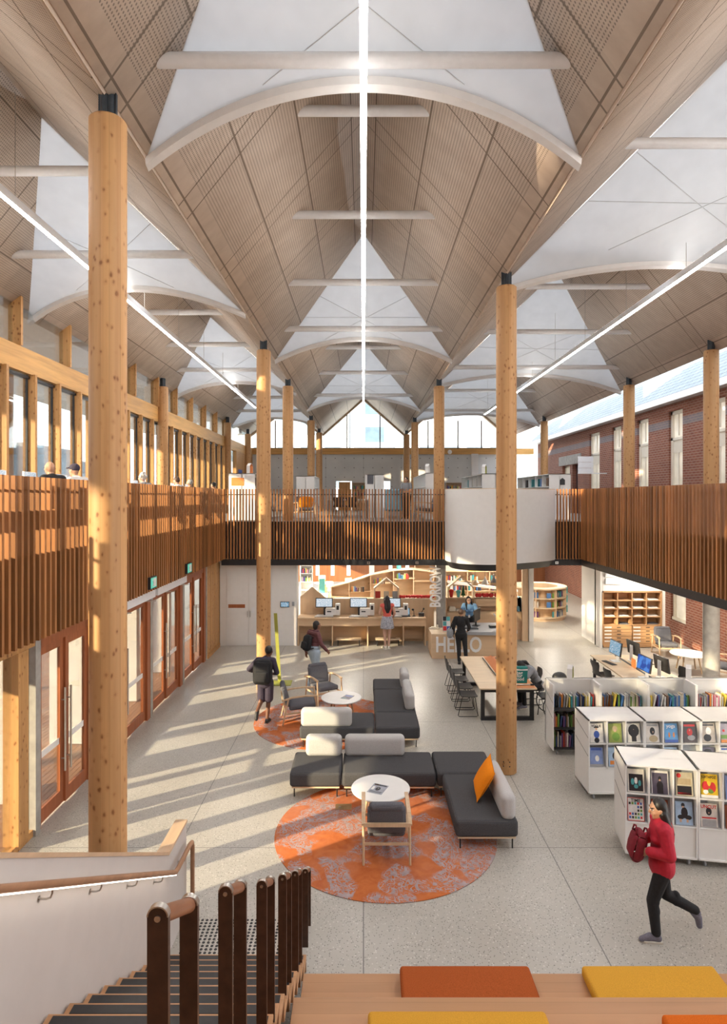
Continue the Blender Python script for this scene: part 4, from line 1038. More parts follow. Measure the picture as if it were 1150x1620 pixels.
def marker(x, y, z, rz, m, label, s=1.0):
    t = thing('house_marker', label, 'marker', (x, y, z), rz, 'house-shaped shelf markers'); d = .05*s; wv = .075*s; h = .20*s
    o = [(-wv, 0), (wv, 0), (wv, h), (0, h+.07*s), (-wv, h)]; i_ = [(-wv+.008, .008), (wv-.008, .008), (wv-.008, h-.004), (0, h+.058*s), (-wv+.008, h-.004)]
    for nm, mat, A, B in (('outer_band', M['white'], o, [(q*.995, p*.998+.0004) for q, p in i_]), ('inner_band', m, [(q*.99, p*.997+.0006) for q, p in i_], [(q*.92, p*.985+.003) for q, p in i_])):
        mb = MB(); a = [mb.v((x_, -d, z_)) for x_, z_ in A]; b = [mb.v((x_, -d, z_)) for x_, z_ in B]; a2 = [mb.v((x_, d, z_)) for x_, z_ in A]; b2 = [mb.v((x_, d, z_)) for x_, z_ in B]
        for k in range(5):
            l = (k+1) % 5; mb.f(a[k], a[l], b[l], b[k]); mb.f(a2[l], a2[k], b2[k], b2[l]); mb.f(a[l], a[k], a2[k], a2[l]); mb.f(b[k], b[l], b2[l], b2[k])
        mb.build(nm, mat, t)
marker(4.15, 12.30, 1.36, R(62), M['lime'], 'white house-shaped marker with lime inside, on the bookshelf top')
marker(6.52, 12.30, 1.36, R(62), M['orange_p'], 'white house-shaped marker with orange inside, on the bookshelf top')
SIGNW = plain('sign_white', (.92, .92, .92), .5, .01, 5)
# =================================================================== TABLES AND CHAIRS
def wire_chair(label, loc, rz, group):
    """black moulded seat on a sled of bent rod; faces +y"""
    t = thing('wire_chair', label, 'chair', loc, rz, group)
    mb = MB(); rs = []; prof = [(.22, .455), (.20, .445), (0, .435), (-.16, .45), (-.20, .50), (-.22, .60), (-.245, .74), (-.255, .82)]
    n = 10
    for i, (y, z) in enumerate(prof):
        wv = (.20, .22, .23, .22, .17, .15, .21, .18)[i]; row = []
        for k in range(n+1):
            u = -1+2*k/n; row.append(Vector((wv*u, y + (.035*u*u if i > 3 else 0), z + (.02*u*u if i < 4 else 0))))
        rs.append(row)
    A = [[mb.v(p) for p in r] for r in rs]; B = [[mb.v(p + (Vector((0, 0, -.012)) if i < 4 else Vector((0, -.012, 0)))) for p in r] for i, r in enumerate(rs)]
    for i in range(len(rs)-1):
        for k in range(n): mb.f(A[i][k], A[i][k+1], A[i+1][k+1], A[i+1][k]); mb.f(B[i][k+1], B[i][k], B[i+1][k], B[i+1][k+1])
    for i in range(len(rs)-1): mb.f(A[i][0], A[i+1][0], B[i+1][0], B[i][0]); mb.f(A[i+1][n], A[i][n], B[i][n], B[i+1][n])
    for k in range(n): mb.f(A[0][k+1], A[0][k], B[0][k], B[0][k+1]); mb.f(A[-1][k], A[-1][k+1], B[-1][k+1], B[-1][k])
    mb.build('shell', M['blackp'], t, 0, 60)
    for s in (-1, 1):
        MB().tube([(s*.13, .14, .43), (s*.17, .17, .41), (s*.225, .22, .03), (s*.225, .19, .008), (s*.225, -.20, .008), (s*.225, -.23, .03), (s*.17, -.13, .41), (s*.13, -.10, .43)], .008, 8).build('leg', M['black'], t)
    return t
def meet_table(x0, y0, x1, y1, h, label):
    t = thing('project_table', label, 'table', ((x0+x1)/2, (y0+y1)/2, 0)); w, d = (x1-x0)/2, (y1-y0)/2
    MB().box(-w, -d, h-.03, w, d, h).build('tabletop', M['ply_edge'], t, .003)
    for s in (-1, 1):
        y = s*(d-.12); mb = MB(); mb.box(-w+.05, y-.04, 0, w-.05, y+.04, .08); mb.box(-w+.05, y-.04, h-.11, w-.05, y+.04, h-.03)
        for q in (-w+.05, w-.13): mb.box(q, y-.04, .08, q+.08, y+.04, h-.11)
        mb.build('leg', M['black'], t)
    MB().box(-.05, -d+.16, .30, .05, d-.16, .36).build('stretcher', M['black'], t)
    return t
meet_table(2.58, 13.62, 3.86, 16.4, .74, 'long pale project table with black frame legs in front of the welcome desk')
t = thing('table_mat', 'orange drawing mat with black rods lying on the pale project table', 'mat', (3.5, 15.0, .741))
MB().box(-.30, -1.36, 0, .34, 1.38, .006).build('sheet', plain('orange_mat', (.66, .27, .11), .6, .06, 12), t)
mb = MB(); mb.prism([(-.30, -.55, .006), (-.15, -.55, .09), (-.02, -.55, .006)], (0, 1.7, 0)); mb.build('folded_flap', plain('orange_flap', (.62, .20, .06), .6, .06, 12), t)
for xx in (-.36, -.02): MB().cyl((xx, -.55, .02), (xx, 1.15, .02), .014, n=10).build('rod', M['blackp'], t)
t = thing('roller_ruler', 'silver rod with black knobs across the near end of the project table', 'rod', (3.5, 13.82, .765))
MB().cyl((-.42, 0, 0), (.26, 0, 0), .013, n=10).build('rod', M['steel'], t)
for q in (-.46, .30): MB().cyl((q-.04, 0, 0), (q+.04, 0, 0), .022, n=12).build('knob', M['blackp'], t)
for i, (y, w_) in enumerate(((16.0, 'farthest'), (15.35, 'third'), (14.75, 'second'), (14.15, 'nearest'))):
    wire_chair('%s black wire-legged chair along the open side of the project table' % w_, (2.38, y, 0), R(-90), 'wire chairs at the project table')
wire_chair('black wire-legged chair on the far side of the project table, under the hooded reader', (4.08, 14.95, 0), R(90), 'wire chairs at the project table')
# teal bag
t = thing('shopping_bag', 'teal bag with white rounded words standing on the project table', 'bag', (3.58, 13.98, .748))
mb = MB(); mb.prism([(-.15, 0, 0), (.15, 0, 0), (.17, 0, .36), (-.17, 0, .36)], (0, .14, 0)); mb.build('bag_body', plain('teal_bag', (.01, .20, .18), .7, .1, 30), t, .008)
MB().prism([(-.16, -.003, .29), (.165, -.003, .29), (.165, -.003, .325), (.02, -.003, .315), (-.16, -.003, .335)], (0, .003, 0)).build('white_stripe', M['white'], t)
for q, (wd, zz) in enumerate((('bag', .235), ('for', .165), ('good', .095))): lettering('lettering', wd, .105, .003, M['white'], t, Matrix.Translation((-.02, -.002, zz)) @ Matrix.Rotation(R(90), 4, 'X'), .002, .95)
# computer table
t = thing('computer_table', 'long double-sided pale computer table near the brick wall', 'table', (6.78, 14.55, 0))
for s in (-1, 1): MB().box(s*.35-.31, -2.0, .71, s*.35+.31, 2.0, .74).build('tabletop', M['ply_edge'], t, .003); 
MB().box(-.03, -1.95, .66, .03, 1.95, .74).build('cable_rail', M['black'], t)
for y in (-1.85, 1.85):
    for s in (-1, 1): MB().box(s*.60-.03, y-.03, 0, s*.60+.03, y+.03, .71).build('leg', M['black'], t)
def pc(x, y, rz, scr, label, glowm):
    """monitor facing local -y with stand, on a table"""
    t = thing('computer_monitor', label, 'monitor', (x, y, .741), rz, 'computers on the double-sided table')
    MB().box(-.12, -.09, 0, .12, .11, .012).build('stand_foot', M['alu'], t); MB().box(-.06, .07, .012, .06, .09, .42).build('stand_neck', M['alu'], t)
    mb = MB(Matrix.Translation((0, .02, .34)) @ Matrix.Rotation(R(-8), 4, 'X')); mb.box(-.28, -.02, -.17, .28, .02, .18); o = mb.build('monitor_case', M['blackp'], t, .004)
    MB(Matrix.Translation((0, .02, .34)) @ Matrix.Rotation(R(-8), 4, 'X')).box(-.265, -.022, -.155, .265, -.0205, .165).build('screen', glowm, t)
SC1 = screen('web_page_screen', (.10, .35, .55), (.55, .68, .80), .75); SC2 = screen('blue_wave_screen', (.01, .08, .45), (.08, .30, .85), .8, 5, False); SC3 = screen('pale_screen', (.50, .62, .72), (.75, .80, .85), .9, 6)
pc(6.52, 15.9, R(-84), 0, 'monitor showing a web page on the computer table, seen from the front', SC1)
pc(6.58, 14.4, R(-84), 0, 'monitor with a bright blue picture on the computer table', SC2)
pc(7.02, 15.9, R(97), 0, 'black-backed monitor on the computer table, farther from the viewer', SC3)
pc(7.02, 14.4, R(97), 0, 'black-backed monitor on the computer table, nearer to the viewer', SC3)
def keyboard(x, y, rz, label):
    t = thing('keyboard', label, 'keyboard', (x, y, .741), rz, 'black keyboards on the computer table')
    MB().box(-.22, -.07, 0, .22, .07, .012).build('case', M['blackp'], t, .003)
    mb = MB()
    for r in range(5):
        for c_ in range(15): mb.box(-.21+.028*c_, -.06+.024*r, .012, -.21+.028*c_+.023, -.06+.024*r+.019, .017)
    mb.build('keys', M['blackp'], t)
keyboard(6.30, 15.72, R(-75), 'black keyboard before the monitor with a web page'); keyboard(6.35, 14.2, R(-75), 'black keyboard before the monitor with a blue picture')
keyboard(7.27, 15.75, R(105), 'black keyboard under the farther black-backed monitor'); keyboard(7.27, 14.25, R(105), 'black keyboard under the nearer black-backed monitor')
solo('partition_card', MB().box(-.005, -.12, 0, .005, .12, .22), M['orange_p'], 'small orange card standing between the computer monitors', 'card', None, (6.74, 15.3, .741))
for i, (x, y, rz, lb) in enumerate(((6.12, 15.7, -80, 'farther black wire-legged chair at the computer table'), (6.15, 14.95, -85, 'middle black wire-legged chair at the computer table'), (6.12, 13.5, -80, 'black wire-legged chair at the computer table, showing over the bookshelf'), (7.62, 15.0, 95, 'black wire-legged chair behind the computer monitors'))):
    wire_chair(lb, (x, y, 0), R(rz), 'wire chairs at the computer table')
solo('desk_lamp_head', MB().ell((0, 0, 0), (.16, .10, .12), 16, 10).tube([(0, .02, -.08), (0, .03, -.5), (0, .03, -1.05)], .02, 8).cyl((0, .03, -1.08), (0, .03, -1.05), .18, n=20), M['blackp'], 'black rounded chair back showing over the open white bookshelf', 'chair back', None, (4.25, 13.3, 1.08))
# =================================================================== FAR GROUND FLOOR: CUPBOARDS, BORROW WALL, WELCOME DESK
t = thing('storage_cupboard', 'tall white cupboard wall under the balustrade, beside the borrow desk', 'cupboard', (-3.5, 20.62, 0))
MB().box(-1.33, 0, 0, 1.27, .25, 2.78).build('carcass', M['white_wall'], t)
for a, b in ((-1.10, -.36), (-.35, .39), (.41, 1.25)): MB().box(a+.006, -.018, .02, b-.006, 0, 2.74).build('door', M['white'], t, .002)
MB().box(-1.04, -.024, 1.28, -.48, -.018, 1.40).build('timber_plate', M['jarrah'], t); MB().box(-.26, -.022, 1.12, -.16, -.018, 1.30).build('notice', M['alu'], t)
mb = MB(); mb.cyl((-.39, -.05, .98), (-.39, -.05, 1.18), .01); mb.cyl((-.30, -.05, .98), (-.30, -.05, 1.18), .01); mb.build('handle', M['steel'], t)
t = thing('wall_tablet', 'small wall-mounted tablet with blue screen on the white cupboard', 'tablet', (-2.64, 20.60, 1.40))
MB().box(-.15, -.03, -.09, .15, 0, .09).build('case', M['blackp'], t); MB().box(-.13, -.032, -.075, .13, -.030, .075).build('screen', SC1, t)
solo('wall_switch', MB().box(-.04, -.03, -.07, .04, 0, .07).box(-.025, -.036, -.02, .025, -.03, .03), M['grey_p'], 'small grey keypad beside the wall tablet', 'keypad', None, (-2.36, 20.60, 1.42))
struct('wall_back', MB().box(-4.85, 20.88, 0, -2.22, 21.0, 2.8), M['white_wall'])
# partition behind the borrow desk
t = thing('plywood_partition', 'low plywood partition with a gabled end behind the self-service desk', 'partition', (0, 21.32, 0))
pr = [(-2.2, 0), (2.45, 0), (2.45, 1.46), (-1.29, 1.46), (-1.78, 1.86), (-2.2, 1.52)]
MB().prism([(x, 0, z) for x, z in pr], (0, .05, 0)).build('panel', M['ply_z'], t)
mb = MB(); mb.bar((-1.29, .025, 1.47), (-1.78, .025, 1.87), .09, .03); mb.bar((-1.78, .025, 1.87), (-2.2, .025, 1.53), .09, .03); mb.box(-1.29, -.02, 1.45, 2.45, .28, 1.475)
mb.build('edge_cap', M['ply_edge'], t)
def house_frame(x, y, z, w, h, r, label, m, d=.30):
    t = thing('house_arch', label, 'frame', (x, y, z), 0, 'plywood house frames'); mb = MB(); T = .05
    mb.box(-w/2, 0, 0, -w/2+T, d, h); mb.box(w/2-T, 0, 0, w/2, d, h)
    for s in (-1, 1): mb.prism([(s*w/2, 0, h), (s*(w/2-T), 0, h-.02), (0, 0, h+r-T*1.3), (0, 0, h+r)], (0, d, 0))
    mb.build('frame', m, t); return t
house_frame(.80, 21.32, 1.475, .88, .36, .36, 'open plywood house frame behind the head of the coral-top girl', M['ply_edge'])
solo('tinsel_garland', (lambda mb: [mb.ell((random.uniform(-.62, .62), random.uniform(.06, .2), .055), (.05, .04, .05), 8, 5) for _ in range(46)] and mb)(MB()), M['red'], 'red tinsel garland on the partition beside the open house frame', 'garland', None, (1.84, 21.32, 1.475))
for x, m, l in ((.50, 1, 'dark red standing'), (.80, 13, 'cream standing'), (1.10, 7, 'grey standing')):
    book(x-.09, 21.42, 1.477, .18, .24, .02, {1: 4, 13: 13, 7: 7}[m], 0, l + ' picture book inside the open house frame', 'picture books in the house frame')
# self-service desk
t = thing('borrow_desk', 'long plywood self-service desk with four knee bays', 'desk', (0, 20.6, 0))
MB().box(-2.22, 0, .90, 2.10, .68, .945).build('worktop', M['ply'], t, .002)
for x in (-2.20, -1.05, .14, 1.34, 2.08): MB().box(x-.02, .02, 0, x+.02, .66, .90).build('leg_panel', M['ply_z'], t)
MB().box(-2.18, .05, .66, 2.08, .08, .90).build('apron', M['ply'], t); MB().box(-2.18, .62, .1, 2.08, .66, .90).build('back_panel', M['ply'], t)
for x0, lb in ((-.90, 'low plywood step bench under the second desk bay'), (.42, 'low plywood step bench behind the coral-top girl\'s legs')):
    t = thing('step_bench', lb, 'bench', (x0+.40, 20.72, 0), 0, 'step benches under the self-service desk')
    MB().box(-.42, -.14, .20, .42, .14, .23).build('bench_top', M['ply_edge'], t)
    for s in (-1, 1): MB().box(s*.36-.012, -.12, 0, s*.36+.012, .12, .20).build('leg', M['black'], t)
def kiosk(x, label):
    t = thing('self_service_kiosk', label, 'kiosk', (x, 20.9, .945), 0, 'self-service kiosks')
    MB().prism([(-.34, -.18, .0), (.30, -.18, 0), (.24, .14, 0), (-.26, .14, 0)], (0, 0, .035)).build('reader_pad', M['white'], t)
    MB().prism([(-.34, -.19, .0), (.30, -.19, 0), (.24, .13, 0), (-.26, .13, 0)], (0, 0, .012)).build('pad_edge', M['blackp'], t)
    MB().box(.02, -.02, .03, .36, .20, .26).build('printer_body', M['white'], t, .006); MB().box(.08, -.024, .14, .22, -.02, .18).build('slot', M['blackp'], t)
    MB().box(.36, -.02, .03, .52, .16, .42).build('card_terminal', M['white'], t, .006); MB().box(.40, -.024, .22, .48, -.02, .36).build('keypad', M['blackp'], t)
    mb = MB(Matrix.Translation((-.02, .0, .46)) @ Matrix.Rotation(R(-14), 4, 'X')); mb.box(-.29, -.02, -.16, .29, .02, .16); mb.build('monitor_case', M['blackp'], t, .004)
    MB(Matrix.Translation((-.02, .0, .46)) @ Matrix.Rotation(R(-14), 4, 'X')).box(-.265, -.022, -.135, .265, -.0205, .135).build('screen', SC3, t)
    MB().box(-.04, .02, .03, .04, .08, .5).build('stand_neck', M['blackp'], t)
kiosk(-1.32, 'white self-service kiosk in the first desk bay, by the white cupboard'); kiosk(-.15, 'white self-service kiosk in the middle of the plywood desk'); kiosk(1.0, 'white self-service kiosk partly hidden by the coral-top girl')
t = thing('laptop', 'open black laptop on the self-service desk', 'laptop', (1.42, 20.9, .946))
MB().box(-.17, -.13, 0, .17, .11, .016).build('base', M['blackp'], t); MB(Matrix.Translation((0, .11, .01)) @ Matrix.Rotation(R(-12), 4, 'X')).box(-.17, 0, 0, .17, .012, .25).build('lid', M['blackp'], t)
MB(Matrix.Translation((0, .11, .01)) @ Matrix.Rotation(R(-12), 4, 'X')).box(-.155, -.002, .02, .155, -.001, .235).build('screen', SC1, t)
t = thing('barcode_scanner', 'black barcode scanner on its stand next to the laptop', 'scanner', (1.84, 20.9, .946))
MB().cyl((-.12, 0, 0), (-.12, 0, .012), .06, n=16).build('foot', M['blackp'], t); MB().tube([(-.12, 0, .01), (-.12, 0, .15), (-.15, -.03, .22)], .01).ell((-.16, -.04, .23), (.045, .05, .035)).build('scanner_head', M['blackp'], t); MB().box(.04, -.08, 0, .22, .08, .12).tube([(.14, 0, .12), (.20, 0, .24)], .012).ell((.21, 0, .25), (.03, .03, .04)).build('printer', M['blackp'], t)
# vertical word on the concrete column
t = thing('borrow_sign', 'white vertical word sign reading upward on the round concrete column', 'sign', (2.42, 20.55, 2.0))
lettering('lettering', 'BORROW', .50, .02, SIGNW, t, Matrix.Rotation(R(90), 4, 'X') @ Matrix.Rotation(R(90), 4, 'Z'), .012, .62)
MB().box(.18, .0, -.4, .20, .05, .4).build('fixing_strip', M['alu'], t)
# HELLO desk
t = thing('welcome_desk', 'plywood welcome desk with big white HELLO on its front and a curved grey top', 'desk', (2.1, 18.95, 0))
MB().box(.02, .02, 0, 2.62, .85, .10).build('plinth', M['ply'], t); MB().box(0, 0, .10, 2.65, .92, .74).build('front_body', M['ply'], t, .003)
mb = MB(); mb.prism([(.0, .0, .74), (.92, .0, .74), (.92, .92, .74), (0, .92, .74)], (0, 0, .03)); mb.build('timber_top', M['ply_edge'], t)
pr = [(.95, -.10), (2.0, -.16), (2.5, -.12), (2.68, .10), (2.68, 1.3), (.95, 1.3)]
MB().prism([(x, y, .76) for x, y in pr], (0, 0, .10)).build('grey_top', plain('grey_laminate', (.36, .37, .39), .4, .05, 10), t, .006)
o = lettering('lettering', 'HELLO', .66, .02, SIGNW, t, Matrix.Translation((.84, -.010, .42)) @ Matrix.Rotation(R(90), 4, 'X'), .014, .72)
t = thing('desk_monitor', 'dark monitor turned away, on the welcome desk beside the librarian', 'monitor', (3.62, 19.75, .86), R(62))
MB().box(-.13, -.1, 0, .13, .1, .015).build('stand_foot', M['blackp'], t); MB().box(-.025, -.02, .01, .025, .02, .35).build('stand_neck', M['blackp'], t); MB().box(-.30, -.05, .16, .30, -.02, .54).build('monitor_case', M['blackp'], t, .004)
t = thing('desk_phone', 'dark telephone and scanner arm on the curved grey desk top', 'telephone', (4.1, 19.5, .86))
MB().box(-.10, -.09, 0, .10, .10, .07).build('base', M['blackp'], t, .01); MB().bar((.05, .1, .42), (.42, .0, .03), .05, .03).build('grey_arm', M['grey_p'], t); MB().prism([(.42, -.1, 0), (.7, -.1, 0), (.68, -.1, .14)], (0, .22, 0)).build('screen_back', M['blackp'], t)
t = thing('document_tray', 'dark keyboard and white papers in front of the librarian', 'papers', (3.35, 19.3, .861))
MB().box(-.30, -.10, 0, .25, .12, .02).build('keyboard', M['blackp'], t); MB().box(-.55, -.30, 0, -.05, -.06, .006).build('paper', M['white'], t)
t = thing('leaflet_stand', 'colourful leaflet stand on the timber end of the welcome desk', 'leaflet stand', (2.62, 19.3, .771))
MB(Matrix.Rotation(R(-12), 4, 'X')).box(-.12, 0, 0, .12, .02, .46).build('stand_back', M['white'], t)
for i, k in enumerate(('red', 'blue', 'teal', 'white', 'black', 'teal')): MB(Matrix.Rotation(R(-12), 4, 'X')).box(-.11+.115*(i%2), -.012, .03+.15*(i//2), -.005+.115*(i%2), 0, .16+.15*(i//2)).build('leaflet', COL_INK[k], t)
solo('desk_clutter_tray', MB().box(-.16, -.10, 0, .16, .10, .03).box(-.10, -.06, .03, .06, .05, .06).cyl((.1, 0, .03), (.1, 0, .12), .03), M['cream'], 'small cream tray on the far timber corner of the welcome desk', 'tray', None, (2.28, 19.72, .771))
# shelf wall behind the welcome desk
t = thing('plywood_shelf_wall', 'plywood niche cabinet behind the librarian', 'cabinet', (2.9, 21.5, 0))
mb = MB(); mb.box(0, .0, 0, 3.0, .04, .98); mb.box(1.0, 0, 1.18, 2.6, .04, 1.46); mb.box(0, .36, 0, 3.0, .40, 1.46); mb.box(0, 0, 1.44, 3.0, .40, 1.475); mb.box(0, 0, .97, 3.0, .36, .99); mb.box(-.02, 0, 0, .02, .40, 1.475); mb.box(.98, 0, .98, 1.02, .36, 1.46); mb.box(2.58, 0, .98, 2.62, .36, 1.46); mb.box(2.96, 0, 0, 3.0, .4, 1.475)
mb.build('carcass', M['ply'], t)
house_frame(3.42, 21.5, 1.475, .95, .36, .40, 'open plywood house frame holding small trees above the librarian', M['ply_edge'])
solo('tinsel_garland', (lambda mb: [mb.ell((random.uniform(-.72, .72), random.uniform(.06, .2), .075), (.05, .04, .07), 8, 5) for _ in range(56)] and mb)(MB()), M['red'], 'red tinsel garland right of the librarian, under the hanging lamps', 'garland', None, (4.70, 21.5, 1.475))
for x, h, l in ((3.10, .16, 'red flower pot inside the house frame above the librarian'), (3.35, .14, 'teal pot inside the house frame above the librarian')):
    solo('flower_pot', MB().lathe([(.05, 0), (.07, h), (.06, h)], n=14).ell((0, 0, h+.05), (.09, .07, .07)), M['red'] if 'red' in l else M['teal'], l, 'pot', None, (x, 21.65, 1.475))
solo('small_fir_tree', MB().cyl((0, 0, 0), (0, 0, .08), .02).cyl((0, 0, .06), (0, 0, .24), .08, .03).cyl((0, 0, .18), (0, 0, .34), .06, .02).cyl((0, 0, .28), (0, 0, .42), .045, .002), plain('fir_green', (.02, .09, .03), .8, .3, 60), 'small dark green toy fir tree in the house frame above the librarian', 'tree', None, (3.52, 21.66, 1.475))
for x, l in ((3.02, 'pale box stack in the niche behind the librarian'),): solo('box_stack', MB().box(0, 0, 0, .22, .2, .11).box(.25, 0, 0, .42, .2, .07).box(.02, .01, .11, .2, .19, .16), M['cream'], l, 'boxes', None, (x, 21.56, .995))
solo('blue_house', MB().prism([(-.2, 0, 0), (.2, 0, 0), (.2, 0, .22), (-.12, 0, .52), (-.2, 0, .45)], (0, .2, 0)), M['blue_p'], 'small blue toy house at the end of the plywood niche cabinet', 'toy house', None, (5.6, 21.5, .995))
for x, zt, m, sh, l in ((3.98, 2.0, M['ply_edge'], 'sphere', 'timber'), (4.34, 2.06, M['white'], 'cone', 'white'), (4.66, 2.12, M['grey_p'], 'cone', 'dark grey')):
    t = thing('pendant_lamp', 'small %s hanging lamp above the children\'s counter' % l, 'pendant lamp', (x, 21.9, 0), 0, 'small pendant lamps')
    MB().cyl((0, 0, zt+.08), (0, 0, 2.8), .006, n=6).build('cord', M['blackp'], t)
    MB().lathe([(.015, zt+.12), (.03, zt+.04), (.14, zt-.16), (.13, zt-.16)][::-1] if sh == 'cone' else [(.10, zt-.14), (.15, zt-.05), (.09, zt+.03), (.02, zt+.07)], n=18).build('lamp_shade', m, t)
mb = MB(); mb.box(5.52, 21.3, 0, 5.72, 21.42, 2.8)
struct('trim_14', mb, M['ply_z']); struct('trim_15', MB().box(5.74, 21.25, 0, 5.90, 21.40, 2.8), M['white_wall'])
# =================================================================== CHILDREN'S AREA BEHIND
TIMB = wood('red_timber_cladding', (.34, .135, .06), 2, 9, .3, .5, .13)
wh = [(x, x+.22, .35, 2.7) for x in (-2.85, -1.95, -1.0, 1.5, 2.5, 3.4, -3.8)]
struct('wall_rear', holed(MB(), 'y', 36.5, .2, -7.2, 10.8, 0, 3.0, wh), TIMB)
struct('window_16', MB().box(-7, 36.6, .3, 10, 36.61, 2.75), glow('pale_daylight_pane', (.75, .86, .85), 1.6))
for x, w_, lb in ((-3.3, .22, 'pale square post in the children\'s area near the white shelf'), (.45, .28, 'pale square post between the rear windows'), (4.9, .3, 'pale square post left of the lettered column, far back')):
    solo('square_post', MB().box(-w_/2, -.1, 0, w_/2, .1, 2.8), M['cream'], lb, 'post', None, (x, 33.5, 0))
CARP = plain('children_carpet', (.33, .38, .46), .95, .1, 20)
solo('blue_carpet', MB().box(-4.6, 28.5, 0, 5.5, 36.3, .012), CARP, 'blue-grey carpet in the children\'s area behind the partition', 'carpet')
t = thing('ramp_shelf', 'long low plywood shelf with a curved sloping top in the children\'s area', 'shelf', (0, 0, 0))
top = [(-1.35, 26.0, 1.25), (-.6, 25.9, 1.45), (.3, 26.2, 1.72), (1.3, 26.8, 1.86), (2.2, 27.2, 1.86), (3.1, 27.3, 1.72), (3.9, 27.2, 1.60)]
ctl = [Vector(p) for p in top]; a = MB(); rs = []
for p in ctl: rs.append([a.v(p + Vector((0, -.28, 0))), a.v(p + Vector((0, .28, 0))), a.v(p + Vector((0, .28, -.04))), a.v(p + Vector((0, -.28, -.04)))])
a.skin(rs); a.build('curved_top', M['ply_edge'], t, 0, 50)
mb = MB()
for p, q in zip(ctl, ctl[1:]):
    mb.prism([(p.x, p.y+.24, 0), (q.x, q.y+.24, 0), (q.x, q.y+.24, q.z-.04), (p.x, p.y+.24, p.z-.04)], (0, .03, 0)); mb.box(p.x-.02, p.y-.25, 0, p.x+.02, p.y+.25, p.z-.04)
mb.build('carcass', M['ply'], t)
mb = MB()
for p, q in zip(ctl, ctl[1:]): mb.bar((p.x, p.y, min(p.z, q.z)-.42), (q.x, q.y, min(p.z, q.z)-.42), .46, .025)
mb.build('shelf', M['ply'], t)
rk = random.Random(3)
for i, x0 in enumerate((-.5, .42, 1.45)):
    y_ = (25.75, 26.2, 26.7)[i]; z_ = (.93+.12, 1.32, 1.46)[i]
    shelf_of_books(x0, x0+.62, y_, z_-.02, 'in bay %s of the ramp shelf' % ('one', 'two', 'three')[i], 'books in the ramp shelf', rk, .16, .26, .14, .8, .04, .08)
def open_shelf(name, x, y, w, h, d, tiers, m, label, books=0, z0=0, tag_='', grp=None, where='', nb=1):
    t = thing(name, label, 'bookshelf', (x, y, z0), 0, grp); mb = MB(); T = .03
    mb.box(0, 0, 0, T, d, h); mb.box(w-T, 0, 0, w, d, h); mb.box(0, d-.02, 0, w, d, h); mb.box(0, 0, h-T, w, d, h)
    for k in range(1, nb): mb.box(w*k/nb-T/2, 0, 0, w*k/nb+T/2, d, h)
    mb.build('carcass', m, t)
    for k in range(tiers): MB().box(T, 0, .06 + k*(h-.08)/tiers, w-T, d-.02, .06 + k*(h-.08)/tiers + .025).build('shelf', m, t)
    r_ = random.Random(int(x*100)+7)
    for k in range(tiers-1, tiers-1-books, -1):
        for b_ in range(nb):
            shelf_of_books(x+w*b_/nb+.05, x+w*(b_+1)/nb-.05, y+.05, z0+.087+k*(h-.08)/tiers, '%s, tier %s%s' % (where, ('one','two','three','four','five')[k], '' if nb == 1 else ' bay %s' % ('one','two','three','four')[b_]), 'books ' + where, r_, .16, min(.25, (h-.08)/tiers-.06), min(.16, d-.08), r_.uniform(.4, .9), .045, .085)
open_shelf('bookshelf', -2.85, 27.6, .55, 1.95, .35, 5, M['white'], 'narrow white bookshelf at the left of the children\'s area', 2, where='on the narrow white shelf')
open_shelf('bookshelf', 2.35, 28.0, 1.15, 1.92, .35, 4, M['ply'], 'tall plywood bookshelf left of the lettered concrete column', 2, where='on the tall ply shelf')
open_shelf('bookshelf', 3.55, 26.6, 2.9, 1.80, .35, 4, M['ply'], 'long plywood bookshelf wall seen under the white balcony', 2, where='on the long ply shelf', nb=3)
solo('yellow_box', MB().box(-.3, 0, 0, .3, .3, .42), M['yellow_p'], 'bright yellow box on top of the long plywood bookshelf', 'box', None, (4.85, 26.6, 1.80))
solo('grey_box', MB().box(-.35, 0, 0, .35, .3, .36), M['grey_p'], 'grey-brown box beside the yellow box on the plywood bookshelf', 'box', None, (5.55, 26.6, 1.80))
solo('white_box_row', MB().box(-.7, 0, 0, .7, .3, .5), M['cream'], 'cream cabinet box left of the yellow box on the plywood bookshelf', 'box', None, (3.85, 26.62, 1.80))
solo('white_ramp', MB().prism([(3.4, 0, 1.55), (6.2, 0, 1.20), (6.2, 0, 1.28), (3.4, 0, 1.64)], (0, .3, 0)).box(3.5, .1, 0, 3.6, .2, 1.54).box(6.0, .1, 0, 6.1, .2, 1.23), M['white'], 'white sloping counter strip under the hanging lamps', 'counter', None, (0, 24.6, 0))
for x, y, l in ((-2.1, 31.5, 'white round-top children\'s table near the pale post'), (-1.1, 30.6, 'white children\'s table before the rear windows')):
    t = thing('activity_table', l, 'table', (x, y, .012)); MB().lathe([(.42, .58), (.45, .60), (.44, .62)], n=28).build('tabletop', M['white'], t)
    for k in range(4):
        a_ = R(45+90*k); MB().cyl((.25*math.cos(a_), .25*math.sin(a_), .58), (.33*math.cos(a_), .33*math.sin(a_), 0), .02).build('leg', M['oak'], t)
